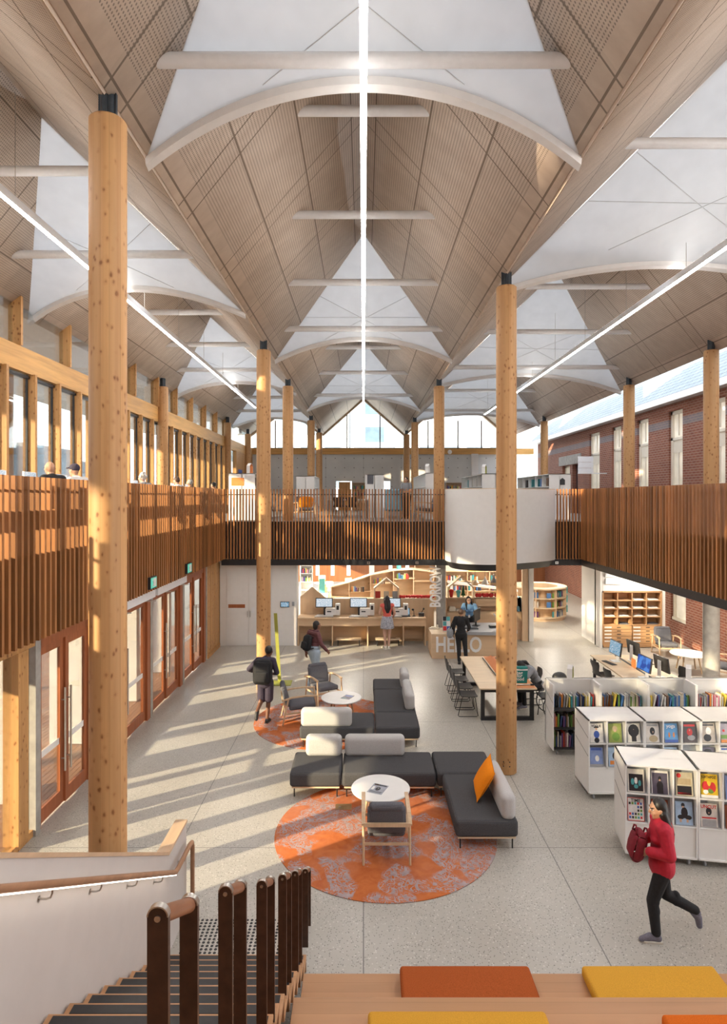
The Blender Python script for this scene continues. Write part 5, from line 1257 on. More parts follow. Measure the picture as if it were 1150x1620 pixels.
for x, y, rz, l in ((-2.2, 32.4, 0, 'pale children\'s chair behind the round-top table'), (-.7, 31.4, 25, 'yellow-legged pale children\'s chair by the white table'), (-1.6, 30.4, 160, 'yellow-legged pale chair in front of the white tables')):
    t = thing('small_chair', l, 'chair', (x, y, .012), R(rz), 'small children\'s chairs'); MB().rbox(-.19, -.18, .40, .19, .18, .43, .014, 2).build('seat', M['cream'], t); MB().rbox(-.19, .17, .58, .19, .20, .86, .014, 2).build('backrest', M['cream'], t)
    for sx in (-1, 1):
        MB().cyl((sx*.16, -.15, .40), (sx*.19, -.18, 0), .013).build('leg', M['yellow_p'], t); MB().cyl((sx*.16, .17, .62), (sx*.19, .2, 0), .013).build('leg', M['yellow_p'], t)
solo('teal_bottle', MB().lathe([(.10, 0), (.10, .42), (.04, .5), (.03, .56)], n=16), M['teal'], 'teal upright display piece behind the open house frame', 'display', None, (1.55, 26.9, 1.84))
solo('display_board', MB().rbox(-.12, -.02, 0, .12, .02, .62, .015, 2), M['teal'], 'teal rounded display panel near the narrow white bookshelf', 'display', None, (-1.75, 25.9, .95))
solo('white_display_base', MB().box(-.3, -.15, 0, .3, .15, .95), M['white'], 'white plinth carrying the teal rounded panel', 'plinth', None, (-1.78, 25.9, 0))
# round shelf
t = thing('round_bookshelf', 'round plywood bookshelf drum with three tiers beside the white post', 'bookshelf', (7.35, 25.65, 0)); RR = 1.08
MB().lathe([(RR-.05, 0), (RR-.05, .12)], n=48).build('plinth', M['ply'], t)
for z in (.12, .52, .90): MB().lathe([(RR-.32, z), (RR, z), (RR, z+.03), (RR-.32, z+.03)], n=48, cap=False).build('shelf', M['ply_edge'], t)
MB().lathe([(RR-.34, 1.28), (RR+.02, 1.28), (RR+.02, 1.33), (RR-.34, 1.33), (RR-.34, 1.28)], n=48, cap=False).build('top_ring', M['ply_edge'], t)
mb = MB(); mb.lathe([(RR-.34, .12), (RR-.34, 1.28), (RR-.32, 1.28), (RR-.32, .12)], n=48, cap=False); mb.build('inner_wall', M['ply_z'], t)
MB().lathe([(RR-.36, .4), (RR-.36, .46)], n=40).build('blue_seat', M['blue_p'], t)
for a in range(0, 360, 45):
    MB(Matrix.Rotation(R(a-68), 4, 'Z')).box(RR-.32, -.015, .12, RR, .015, 1.28).build('divider', M['ply_z'], t)
rr_ = random.Random(5); nn = 0
for ti, z in enumerate((.15, .55, .93)):
    for k, a in enumerate(range(-118, -15, 5)):
        if (a+68) % 45 < 4 or rr_.random() < .15: continue
        ra = R(a); ci = rr_.choice([0, 2, 8, 3, 6, 10, 12, 7, 0, 8]); face = a < -72 and k % 3 == 0
        if a < -72 and not face: continue
        px, py = 7.35+(RR-.13)*math.cos(ra), 25.65+(RR-.13)*math.sin(ra)
        book(px, py, z+.002, .17 if face else .03, rr_.uniform(.18, .25), .03 if face else .14, ci, 0, '%s %sbook on the %s tier of the round drum shelf, number %s along' % (BC[ci][0], 'face-out ' if face else '', ('bottom', 'middle', 'top')[ti], ORDW[k]), 'books in the round drum shelf', ra+math.pi/2)
for z, l in ((.25, 'lowest'), (.65, 'middle'), (1.02, 'uppermost')):
    solo('teal_tab', MB().box(-.02, -.09, 0, .02, .09, .28), M['teal'], '%s teal tab on the side of the round drum shelf' % l, 'tab', 'teal tabs of the round shelf', (7.35+(RR+.03)*math.cos(R(-8)), 25.65+(RR+.03)*math.sin(R(-8)), z), R(-8))
# pigeonhole wall
t = thing('pigeonhole_cabinet', 'oak pigeonhole cabinet with flat drawers set in the white wall', 'cabinet', (8.92, 20.36, 0)); W_ = .96
mb = MB(); T = .025
for k in range(5): mb.box(-W_+k*W_/2-T/2, 0, .74, -W_+k*W_/2+T/2, .36, 1.84)
for k in range(5): mb.box(-W_, .0, .74+.27*k, W_, .36, .74+.27*k+T)
mb.box(-W_, .35, .05, W_, .37, 1.86); mb.box(-W_-.03, -.02, .10, -W_, .36, 1.88); mb.box(W_, -.02, .10, W_+.03, .36, 1.88); mb.box(-W_-.03, -.02, 1.84, W_+.03, .36, 1.88); mb.box(-W_, 0, .02, W_, .36, .16)
OAKD = wood('oak_cabinet', (.50, .29, .145), 0, 7, .15, .5)
mb.build('carcass', OAKD, t)
for c_ in range(2):
    for r in range(5):
        z = .165+.115*r; x0 = -W_+c_*W_; d_ = MB().box(x0+.015, -.012, z, x0+W_-.015, .30, z+.105).build('drawer', OAKD, t)
        MB().box(x0+.04, -.016, z+.035, x0+.27, -.012, z+.075).build('label_card', M['white'], d_); MB().box(x0+.45, -.016, z+.04, x0+.58, -.012, z+.065).build('handle_slot', M['blackp'], d_)
pn = 0
for c_, r in ((0, 2), (1, 2), (2, 2), (3, 2), (0, 1), (1, 1), (2, 1), (3, 1), (2, 3), (3, 3), (3, 0), (1, 0)):
    rq = random.Random(c_*7+r); mb = MB()
    for q in range(3): mb.box(-.17+rq.uniform(-.02, .02), .02, q*.012, .15+rq.uniform(-.02, .02), .30, q*.012+.010)
    solo('paper_stack', mb, M['white'] if r != 0 else M['mid_fab'], 'thin paper stack in the pigeonhole, column %s, row %s from the bottom' % (('one','two','three','four')[c_], ('one','two','three','four')[r]), 'papers', 'paper stacks in the pigeonholes', (8.92-W_+W_/2*(c_+.5), 20.38, .766+.27*r))
wp = MB(); wp.box(7.86, 20.36, 0, 7.94, 22.1, 2.8); wp.box(7.94, 20.36, 0, 7.93, 20.76, 2.8); wp.box(9.91, 20.36, 0, 10.02, 20.8, 2.8); wp.box(7.94, 20.36, 1.89, 9.91, 20.8, 2.8); wp.box(7.86, 20.75, 0, 10.02, 20.85, 2.8)
struct('wall_alcove', wp, M['white_wall'])
t = thing('wall_sign_board', 'white ribbed sign board high on the wall over the pigeonholes', 'sign board', (8.3, 20.33, 2.35))
for i, z in enumerate((-.24, 0, .22)): MB().prism([(-.28, 0, z), (.26, 0, z), (.26, -.03, z+.10), (.26, 0, z+.2), (-.28, 0, z+.2), (-.28, -.03, z+.10)], (0, .02, 0)).build('slat', M['alu'], t)
# exit signs over doors
g = G('exit_green'); X = g.xyz(); EXM = g.fin((.1,.4,.3), .4, 0, None, g.ramp(g.noise(g.coord(), 2), (0, (.02, .38, .28)), (1, (.04, .45, .34))), .8)
for y, l in ((13.3, 'nearer'), (16.05, 'farther')):
    t = thing('exit_sign', '%s green running-figure exit sign on the slats above the doors' % l, 'exit sign', (XL+.05, y, 3.14), 0, 'green exit signs')
    MB().box(-.01, -.20, -.13, .05, .20, .13).build('case', M['blackp'], t); MB().box(.05, -.18, -.11, .054, .18, .11).build('face', EXM, t)
    mb = MB(); mb.box(.054, -.02, -.09, .056, .15, .09); mb.build('door_symbol', M['white'], t)
    mb = MB(); mb.ell((.056, -.07, .06), (.002, .022, .022), 10, 6); mb.bar((.056, -.07, .04), (.056, -.05, -.02), .035, .003); mb.bar((.056, -.05, -.02), (.056, -.11, -.08), .02, .003); mb.bar((.056, -.05, -.02), (.056, -.01, -.07), .02, .003); mb.build('running_figure', M['white'], t)
for x, l in ((.52, 'middle'), (2.12, 'right-hand'), (6.75, 'brick-side')):
    t = thing('beam_light', 'small square light on the black beam edge, %s one' % l, 'light', (x-.35, YB-.035, 2.83), 0, 'square lights on the black beam')
    MB().box(-.05, -.012, -.04, .05, 0, .04).build('plate', M['steel'], t); MB().ell((0, -.012, 0), (.02, .012, .02), 10, 6).build('lens', M['blackp'], t)
# =================================================================== UPPER FLOOR
def tall_shelf(x0, y, w, label, L=2.4, h=1.66, end=None):
    t = thing('tall_bookshelf', label, 'bookshelf', (x0, y, MZ), 0, 'white bookshelves on the upper floor'); T = .025; mb = MB()
    mb.box(0, 0, 0, w, .03, h); n = int(L/.9)
    for k in range(1, n+1): mb.box(0, k*L/n-T, 0, w, k*L/n, h)
    mb.box(w/2-.01, 0, 0, w/2+.01, L, h); mb.box(0, 0, h-T, w, L, h-.0)
    for z in (.08, .45, .82, 1.19): mb.box(0, .03, z, w, L, z+T)
    mb.build('carcass', M['white'], t); return t
tall_shelf(-4.77, 21.7, .93, 'white shelf end on the upper floor, in the window-side corner', 3.6)
tall_shelf(-2.66, 24.3, .72, 'white shelf end on the upper floor behind the second column pair', 2.7)
tall_shelf(.07, 24.4, .74, 'white shelf end with a small picture, middle of the upper floor', 2.7, 1.72)
tall_shelf(2.26, 22.4, .62, 'white shelf beside the upper column left of the balcony', 5.4, 1.70)
tall_shelf(4.25, 22.0, .98, 'white shelf end rising behind the curved white balcony', 4.6)
tall_shelf(6.72, 22.2, .78, 'white shelf end with a house plaque by the short balustrade', 4.6)
for x0, y, n_, wh, face in ((-4.77+.93, 22.0, 7, 'in the window corner', 1), (-2.66+.72, 24.6, 6, 'behind the column pair', 1), (2.26, 22.8, 10, 'left of the balcony', -1), (4.25, 22.3, 10, 'above the balcony', -1), (6.72, 22.5, 10, 'by the short balustrade', -1)):
    for k in range(n_):
        ci = (0, 3, 2, 0, 8, 3, 7, 0, 12, 2)[(k*3 + int(x0+9)) % 10]
        book(x0 - face*.11, y+.42*k, MZ+1.217, .24, .31, .05, ci, 0, '%s face-out book, %s along the upstairs shelf %s' % (BC[ci][0], ORDW[k], wh), 'face-out books upstairs', R(90) if face > 0 else R(-90))
for x, y, z, m, rz, l in ((-4.05, 21.85, MZ+1.66, M['orange_p'], 65, 'white house marker with orange inside, upstairs on the corner shelf'), (4.45, 22.6, MZ+1.66, M['lime'], 62, 'white house marker with lime inside, upstairs above the balcony'), (2.4, 23.0, MZ+1.70, M['white'], 70, 'all-white house marker upstairs, left of the balcony')): marker(x, y, z, R(rz), m, l, 1.35)
solo('shelf_picture', MB().box(-.12, 0, -.18, .12, .01, .18).box(-.10, -.004, .02, .10, 0, .15).box(-.10, -.004, -.15, .10, 0, -.04), M['mid_fab'], 'small dark picture on the white shelf end in the middle of the upper floor', 'picture', None, (.27, 24.385, MZ+1.52))
solo('shelf_poster', MB().box(-.22, 0, -.14, .22, .006, .14), M['orange_p'], 'orange and white notice on the corner shelf end upstairs', 'notice', None, (-4.45, 21.69, MZ+1.36))
solo('house_plaque', MB().prism([(-.09, 0, -.12), (.09, 0, -.12), (.09, 0, .06), (0, 0, .13), (-.09, 0, .06)], (0, .01, 0)), M['blackp'], 'small house plaque on the white shelf end by the short balustrade', 'plaque', None, (7.2, 22.185, MZ+1.38))
# far upper wall shelves, desk screens
for x, w_, l in ((-.72, 1.5, 'timber wall bookshelf left of the middle shelf end, far upper wall'), (3.5, 1.0, 'timber wall bookshelf behind the teal shelf, far upper wall'), (5.2, 1.1, 'timber wall bookshelf above the balcony, far upper wall')):
    open_shelf('wall_bookshelf', x, 38.55, w_, 1.75, .35, 4, M['oak'], l, 2, MZ, where='on the far %s wall shelf' % ('middle' if x < 0 else 'teal-side' if x < 4 else 'balcony-side'))
solo('timber_panel', MB().box(-.36, 0, 0, .36, .1, 1.8), M['pine'], 'plain timber panel next to the far upper window', 'panel', None, (-1.2, 38.8, MZ))
AC2 = armchair_proto('dark armchair with orange cushion behind the end balustrade', (-2.15, 22.2, MZ), R(200))
solo('pillow', MB(Matrix.Rotation(R(-18), 4, 'X')).rbox(-.24, -.07, 0, .24, .07, .40, .06, 4, .02), M['orange_fab'], 'orange cushion seen through the end balustrade', 'pillow', None, (-2.10, 22.30, MZ+.44), R(200))
dup(AC2, (2.2, 21.75, MZ), R(100), 'grey armchair behind the slats left of the curved balcony')
t = thing('reading_table', 'white table behind the end balustrade', 'table', (-.6, 24.0, MZ)); MB().box(-.8, -.4, .70, .8, .4, .73).build('tabletop', M['white'], t)
for sx in (-1, 1):
    for sy in (-1, 1): MB().box(sx*.74-.02, sy*.34-.02, 0, sx*.74+.02, sy*.34+.02, .7).build('leg', M['black'], t)
for x, y, rz, l in ((-.95, 23.3, 0, 'black wire chair at the white upstairs table, nearer the window side'), (-.45, 23.3, 0, 'black wire chair at the white upstairs table, nearer the middle'), (-.9, 24.8, 180, 'black wire chair behind the white upstairs table')): wire_chair(l, (x, y, MZ), R(rz), 'wire chairs at the upstairs table')
t = thing('high_back_chair', 'teal-blue upholstered chair behind the end balustrade', 'chair', (1.15, 23.4, MZ)); MB().rbox(-.36, -.05, .30, .36, .12, 1.12, .06, 3).build('backrest', M['blue_p'], t); MB().rbox(-.36, .05, .28, .36, .6, .44, .05, 3).build('seat', M['blue_p'], t)
for sx in (-1, 1):
    for y in (0, .5): MB().cyl((sx*.3, y, 0), (sx*.3, y, .3), .02).build('leg', M['oak'], t)
# window-side work bench
t = thing('work_bench', 'long work bench along the window-side balustrade', 'desk', (-5.35, 12, MZ)); MB().box(-.35, -9, .70, .35, 8.2, .73).build('worktop', M['ply_edge'], t)
for y in (-8.5, -4, 0, 4, 8): MB().box(-.3, y-.03, 0, .3, y+.03, .7).build('leg', M['black'], t)
for y, l in ((9.0, 'nearest pale screen on the window-side bench'), (9.85, 'pale screen in front of the bald man'), (10.9, 'small screen behind the bald man\'s head'), (14.4, 'pale screen beside the white-haired person'), (17.2, 'blue screen before the dark-haired person'), (18.6, 'blue screen before the farthest seated reader')):
    t = thing('bench_monitor', l, 'monitor', (-5.35, y, MZ+.73), R(100), 'screens on the window-side bench'); MB().box(-.12, -.1, 0, .12, .1, .012).build('stand_foot', M['alu'], t); MB().box(-.03, .03, .01, .03, .05, .25).build('stand_neck', M['alu'], t)
    MB().box(-.27, 0, .13, .27, .03, .47).build('monitor_case', M['alu'], t); MB().box(-.26, -.002, .14, .26, 0, .46).build('screen', SC3, t)
t = thing('blue_poster', 'blue poster on the far window-side upper wall', 'poster', (XW+.11, 35.0, MZ+1.9)); MB().box(0, -.5, -.5, .02, .5, .5).build('poster_sheet', COL_INK['blue'], t)
for x, y, z, l in ((-4.3, 27.0, 9.05, 'white dome speaker under the window-side valley'),): solo('dome_speaker', MB().ell((0, 0, 0), (.16, .16, .15), 18, 10).cyl((0, 0, .1), (0, 0, .5), .03), M['alu'], l, 'speaker', None, (-2.75, 22.6, 8.55))
for x, l in ((-3.1, 'small white round speaker on the end beam, window side'), (5.45, 'small white round speaker on the end beam, above the balcony')): solo('beam_speaker', MB().lathe([(.12, 0), (.14, .04), (.12, .1)], n=20), M['white'], l, 'speaker', None, (x, YE-.22, 7.88)).rotation_euler = (R(90), 0, 0)
t = thing('hanging_sign', 'white ribbed hanging sign in front of the upper brick wall', 'sign', (9.85, 27.2, 6.45)); 
for i in range(3): MB().prism([(-.34, 0, .26*i-.4), (.34, 0, .26*i-.4), (.34, -.03, .26*i-.27), (.34, 0, .26*i-.15), (-.34, 0, .26*i-.15), (-.34, -.03, .26*i-.27)], (0, .02, 0)).build('slat', M['alu'], t)
MB().box(.34, -.01, -.4, .95, .02, -.36).build('bracket', M['alu'], t)
# =================================================================== PEOPLE
def remeshed(mb, name, mats, voxel, smooth_it, parent=None, mat_fn=None):
    o = mb.build('tmp', mats, None, 0, 0)
    r = o.modifiers.new('r', 'REMESH'); r.mode = 'VOXEL'; r.voxel_size = voxel
    if smooth_it: sm = o.modifiers.new('s', 'SMOOTH'); sm.iterations = smooth_it; sm.factor = .5
    me = bpy.data.meshes.new_from_object(o.evaluated_get(bpy.context.evaluated_depsgraph_get()))
    old = o.data; bpy.data.objects.remove(o); bpy.data.meshes.remove(old)
    me.name = name; me.materials.clear()
    for m in mats: me.materials.append(m)
    me.polygons.foreach_set('use_smooth', [True]*len(me.polygons))
    if mat_fn: me.polygons.foreach_set('material_index', [mat_fn(p.center) for p in me.polygons])
    else: me.polygons.foreach_set('material_index', [0]*len(me.polygons))
    o = bpy.data.objects.new(name, me); COL.objects.link(o)
    if parent: o.parent = parent
    return o
SK = dict(pale=plain('skin_pale', (.62, .38, .28), .55, .05, 30), tan=plain('skin_tan', (.50, .28, .18), .55, .05, 30), deep=plain('skin_deep', (.17, .075, .042), .5, .06, 30), brown=plain('skin_brown', (.26, .12, .07), .5, .06, 30))
LIP = plain('lips', (.45, .15, .13), .5); EYE_W = plain('eye_white', (.75, .73, .70), .3); EYE_D = plain('eye_dark', (.02, .015, .01), .3)
HAIR = dict(black=plain('hair_black', (.012, .010, .010), .45, .3, 120), brown=plain('hair_brown', (.07, .035, .02), .5, .3, 120), white=plain('hair_white', (.58, .55, .52), .6, .15, 120), grey=plain('hair_grey', (.30, .29, .28), .6, .2, 120))
def stripes(name, ca, cb, k):
    g = G(name); X = g.xyz(); n = g.noise(g.coord(), 6, 2)
    s = g.math('FRACT', g.math('MULTIPLY', g.math('ADD', X[2], g.math('MULTIPLY', n, .03)), k))
    return g.fin(g.ramp(s, (.42, ca), (.5, cb)), .85)
CL = dict(red=plain('red_jacket', (.50, .015, .04), .75, .1, 30), black=plain('black_cloth', (.014, .014, .016), .85, .2, 40), navy=plain('navy_school_cloth', (.045, .035, .06), .85, .15, 40), coral=plain('coral_top', (.72, .14, .11), .8, .08, 40), denim=plain('pale_denim', (.38, .47, .55), .8, .12, 60), chambray=plain('chambray_shirt', (.16, .32, .55), .8, .12, 60), grey=plain('grey_hoodie', (.27, .28, .30), .9, .1, 60), stripe=stripes('striped_knit', (.10, .025, .035), (.22, .10, .10), 26), floral=plain('grey_floral', (.36, .37, .42), .85, .55, 28), white=plain('white_shirt', (.70, .68, .66), .85, .05, 40), lightblue=plain('blue_shirt', (.30, .38, .55), .8, .1, 40), shoe_w=plain('white_shoe', (.68, .64, .56), .6), shoe_g=plain('grey_trainer', (.17, .165, .21), .7, .15, 50), shoe_b=plain('black_shoe', (.015, .015, .017), .5), pink=plain('pink_flash', (.80, .16, .18), .6))
BASE = dict(pelvis=(0, 0, .93), chest=(0, .0, 1.24), neck=(0, 0, 1.44), head=(0, .02, 1.575),
            hipR=(.09, 0, .90), kneeR=(.10, .02, .49), ankR=(.10, -.02, .085), toeR=(.115, .13, .03),
            shR=(.165, -.01, 1.39), elR=(.215, -.03, 1.12), wrR=(.225, .06, .88))
def V3(p): return Vector(p)
def figure(name, label, loc, rz, pose, skin, garments, hair, scale=1.0, voxel=.010, group=None, face=(0, 0, 0), fem=False, shoes=None, upper_only=False, grip=.6):
    """pose overrides joints (metres, facing +y); face = head yaw, pitch, roll in degrees"""
    J = {}
    for k, p in BASE.items():
        J[k] = V3(p)
        if k[-1] == 'R': J[k[:-1] + 'L'] = V3((-p[0], p[1], p[2]))
    for k, p in pose.items():
        if k[0] != '_': J[k] = V3(p)
    t = thing(name, label, 'person', loc, rz, group); t.scale = (scale,)*3
    HR = (Matrix.Rotation(R(face[0]), 4, 'Z') @ Matrix.Rotation(R(face[1]), 4, 'X') @ Matrix.Rotation(R(face[2]), 4, 'Y')).to_3x3(); H = J['head']
    hp = lambda p: H + HR @ V3(p)
    mb = MB()
    # head and face
    mb.ell(H, (.074, .092, .105), 20, 14, HR); mb.ell(hp((0, .03, -.055)), (.055, .062, .062), 16, 10, HR)
    mb.cap(hp((0, .088, .012)), .010, hp((0, .108, -.022)), .015, 8); mb.ell(hp((0, .085, -.058)), (.026, .016, .012), 10, 7, HR); mb.ell(hp((0, .072, -.100)), (.024, .020, .018), 10, 7, HR)
    for s in (-1, 1):
        mb.ell(hp((s*.076, -.005, -.008)), (.010, .022, .032), 10, 7, HR); mb.ell(hp((s*.032, .082, .030)), (.024, .012, .008), 8, 6, HR); mb.ell(hp((s*.042, .062, -.03)), (.024, .022, .022), 8, 6, HR)
    neck0 = J['neck'] + V3((0, 0, -.03)); mb.cap(neck0, .058, hp((0, -.012, -.07)), .050)
    ax = (J['neck'] - J['pelvis']).normalized(); sh = (J['shR'] - J['shL']).normalized(); up = ax
    fw = up.cross(sh); TR = Matrix((sh, fw if True else fw, up)).transposed()
    wz = .84 if fem else 1.0
    def torso(q, infl, low=True, z0=-.10):
        q.ell(J['chest'] + up*.04, (.155*(.93 if fem else 1)+infl, .105+infl, .20+infl*.5), 18, 12, TR)
        q.ell(J['pelvis'] + (J['chest']-J['pelvis'])*.45, (.135*wz+infl, .092+infl, .18), 18, 12, TR)
        if fem: [q.ell(J['chest'] + sh*s*.07 + fw*.075 + up*.0, (.062+infl*.6, .055+infl*.5, .06), 12, 8, TR) for s in (-1, 1)]
        if low: q.ell(J['pelvis'] + up*(-.02), (.158+infl, .112+infl, .13+infl), 18, 12, TR)
        q.cap(J['shL'], .055+infl, J['shR'], .055+infl)
        q.cap(J['chest']+up*.12, .09+infl, J['neck']+up*(-.02), .058+infl*.7)
    torso(mb, 0)
    for s in 'LR':
        mb.cap(J['hip'+s], .088, J['knee'+s], .056); mb.cap(J['knee'+s], .055, J['ank'+s], .036)
        kv = J['knee'+s]; av = J['ank'+s]; bk = (kv - (J['hip'+s]+av)/2); bk = -bk if bk.length > .02 else V3((0, -.02, 0)); bk.normalize()
        mb.ell(kv.lerp(av, .3) + bk*.014, (.045, .045, .085), 12, 8)
        mb.cap(J['ank'+s], .036, J['ank'+s].lerp(J['toe'+s], .35) + V3((0, 0, -.022)), .034); mb.cap(J['ank'+s].lerp(J['toe'+s], .3) + V3((0, 0, -.02)), .036, J['toe'+s], .026)
        mb.cap(J['sh'+s], .056, J['el'+s], .041); mb.cap(J['el'+s], .040, J['wr'+s], .027)
        mb.ell(J['el'+s].lerp(J['wr'+s], .25), (.042, .042, .06), 10, 7)
        # hand: palm, four fingers, thumb leaving the palm's side
        w_ = J['wr'+s]; d = (w_ - J['el'+s]).normalized(); sg = 1 if s == 'R' else -1
        ref = V3((sg, 0, 0)); nrm = (ref - d*ref.dot(d)); nrm = (nrm if nrm.length > .2 else V3((0, 1, 0)) - d*d.y).normalized()   # back of the hand
        sd = d.cross(nrm)*sg; 
        if sd.y < 0 and abs(d.z) > .3: sd = -sd                                                # thumb side forward
        PR = Matrix((sd, nrm, d)).transposed()
        mb.ell(w_ + d*.045, (.040, .017, .055), 12, 8, PR)
        for i, ln in enumerate((.070, .078, .072, .056)):
            b0 = w_ + d*.085 + sd*(.027 - .018*i); c1 = b0 + (d*.85 - nrm*.35*grip)*ln*.55; c2 = c1 + (d*.55 - nrm*1.0*grip).normalized()*ln*.5
            mb.cap(b0, .0098, c1, .0090, 8); mb.cap(c1, .0090, c2, .0075, 8)
        b0 = w_ + d*.025 + sd*.030; c1 = b0 + (d*.6 + sd*.7).normalized()*.038; mb.cap(b0, .013, c1, .011, 8); mb.cap(c1, .011, c1 + (d*.9 + sd*.15 - nrm*.3).normalized()*.032, .009, 8)
    Hi = HR.transposed()
    def face_mat(c):
        q = Hi @ (V3(c) - H)
        if q.length > .16 or q.y < .045: return 0
        for s in (-1, 1):
            ex, ez = (q.x - s*.032)/.017, (q.z - .012)/.009
            if ex*ex + ez*ez < 1: return 3 if abs(q.x - s*.032) < .008 else 2
            if abs(q.x - s*.033) < .02 and abs(q.z - .034) < .005: return 4
        if abs(q.x) < .024 and abs(q.z + .058) < .009 and q.y > .07: return 1
        return 0
    hm = HAIR[hair[0]] if hair[0] in HAIR else HAIR['grey']
    remeshed(mb, 'body', [SK[skin], LIP, EYE_W, EYE_D, hm], voxel, 2, t, face_mat)
    # clothing
    for gname, kind, m in garments:
        q = MB()
        if kind in ('short_top', 'long_top', 'sleeveless', 'jacket'):
            infl = .034 if kind == 'jacket' else .016
            torso(q, infl, kind in ('jacket', 'long_top'))
            if kind == 'jacket': q.ell(J['pelvis'] + V3((0, 0, -.05)), (.19, .145, .15), 18, 12, TR)
            for s in 'LR':
                a, b, c = J['sh'+s], J['el'+s], J['wr'+s]; i2 = infl*.85
                if kind == 'short_top': q.cap(a, .056+i2, a.lerp(b, .55), .050+i2)
                if kind in ('long_top', 'jacket'): q.cap(a, .056+i2, b, .043+i2); q.cap(b, .043+i2, b.lerp(c, .93), .030+i2)
                if kind == 'rolled': pass
        if kind == 'trousers' or kind == 'shorts' or kind == 'loose_trousers':
            infl = .030 if kind == 'loose_trousers' else .013
            q.ell(J['pelvis'] + up*(-.02), (.158+infl, .112+infl, .125+infl), 18, 12, TR)
            q.ell(J['pelvis'] + up*.08, (.14+infl, .10+infl, .08), 18, 12, TR)
            for s in 'LR':
                a, b, c = J['hip'+s], J['knee'+s], J['ank'+s]
                if kind == 'shorts': q.cap(a, .088+infl, a.lerp(b, pose.get('_short', .6)), .080+infl*1.6)
                else:
                    q.cap(a, .088+infl, b, .057+infl); q.cap(b, .057+infl, b.lerp(c, .93), .040+infl*1.2); bk = b - (a+c)/2; bk = -bk if bk.length > .02 else V3((0, -.02, 0)); bk.normalize()
                    q.ell(b.lerp(c, .3) + bk*.014, (.046+infl, .046+infl, .09), 12, 8); q.ell(b - bk*-.01, (.058+infl,)*3, 12, 8)
        if kind == 'skirt':
            n = 22; rs = []
            c0 = J['pelvis']
            for z, r in ((.12, .150), (.0, .178), (-.14, .20), (-.27, .215)):
                rs.append([q.v(c0 + V3((r*1.05*math.cos(2*math.pi*k/n), r*.85*math.sin(2*math.pi*k/n), z))) for k in range(n)])
            q.skin(rs)
        remeshed(q, gname, [CL[m]], max(voxel, .009), 3, t)
    # hair
    style = hair[1]
    if style != 'bald':
        q = MB(); q.ell(hp((0, -.022, .028)), (.084, .090, .098), 18, 12, HR)
        if style in ('long', 'pony', 'bob'): q.ell(hp((0, -.045, -.02)), (.082, .065, .10), 16, 10, HR)
        if style == 'long':
            for s in (-1, 0, 1): q.cap(hp((s*.055, -.06 if s == 0 else -.03, -.05)), .05, H + V3((s*.06, 0, 0)) + fw*(-.115) + up*(-.26), .045); q.cap(H + V3((s*.06, 0, 0)) + fw*(-.115) + up*(-.26), .045, H + V3((s*.025, 0, 0)) + fw*(-.12) + up*(-.40), .02)
        if style == 'front_long':
            q.ell(hp((0, -.04, -.03)), (.088, .065, .11), 16, 10, HR)
            for s in (-1, 1): q.cap(hp((s*.072, -.0, .02)), .030, hp((s*.09, .02, -.14)), .036); q.cap(hp((s*.09, .02, -.14)), .036, hp((s*.085, .05, -.30)), .022)
        if style == 'pony': q.cap(hp((0, -.10, .03)), .035, hp((0, -.15, -.04)), .042); q.cap(hp((0, -.15, -.04)), .042, hp((0, -.15, -.20)), .018)
        if style == 'bun': q.ell(hp((0, -.10, .03)), (.045, .045, .045), 12, 8)
        if style == 'curly':
            rr = random.Random(4)
            for _ in range(34): a, b = rr.uniform(0, 6.28), rr.uniform(-.2, 1.5); q.ell(hp((.086*math.cos(a)*math.cos(b), -.02+.09*math.sin(a)*math.cos(b) - (.03 if math.sin(a) > 0 else 0), .03+.10*math.sin(b))), (.026,)*3, 8, 6)
        # the face stays free
        o = remeshed(q, 'hair', [hm], .008, 2, t)
        me = o.data; 
        for v in me.vertices:
            p = Hi @ (v.co - H)
            if p.y > .055 and p.z < .062 and abs(p.x) < .07 and p.z > -.16 and style != 'front_long': v.co = H + HR @ V3((p.x*.9, .045, p.z))
    if hair[0] == 'cap':
        q = MB(); q.ell(hp((0, -.012, .045)), (.090, .102, .085), 18, 12, HR); remeshed(q, 'cap_crown', [CL['navy']], .008, 2, t)
        MB(Matrix.Translation(H) @ HR.to_4x4()).prism([(-.07, .06, .045), (-.055, .15, .035), (0, .175, .033), (.055, .15, .035), (.07, .06, .045)], (0, 0, .012)).build('cap_peak', CL['navy'], t)
    if shoes:
        for s in 'LR':
            a, b = J['ank'+s], J['toe'+s]; q = MB(); dv = V3((b.x-a.x, b.y-a.y, 0)); dv = dv.normalized() if dv.length > .01 else V3((0, 1, 0)); up_ = (a - b); 
            hl = a + (V3((0, 0, -.04)) if abs(a.z-b.z) < .12 else (b-a).normalized().cross(V3((1, 0, 0)))*-.03) - dv*.02
            q.cap(a + V3((0, 0, -.015)), .044, hl, .044); q.cap(hl, .044, a.lerp(b, .55), .044); q.cap(a.lerp(b, .5), .045, b + (b-a).normalized()*.03, .036)
            zmin = min(v[2] for v in q.V)
            o = remeshed(q, 'shoe', [CL[shoes]], .008, 2, t)
            if hl.z < .1:
                for v in o.data.vertices: v.co.z = max(v.co.z, .012)
                so_ = MB(); so_.prism([( -.042*(-dv.y) + hl.x - dv.x*.045, -.042*dv.x + hl.y - dv.y*.045, 0), (.042*(-dv.y) + hl.x - dv.x*.045, .042*dv.x + hl.y - dv.y*.045, 0), (.046*(-dv.y) + b.x, .046*dv.x + b.y, 0), (b.x + dv.x*.065, b.y + dv.y*.065, 0), (-.046*(-dv.y) + b.x, -.046*dv.x + b.y, 0)], (0, 0, .024)); so_.build('sole', CL['shoe_w'] if shoes != 'shoe_b' else CL['shoe_b'], o, .004)
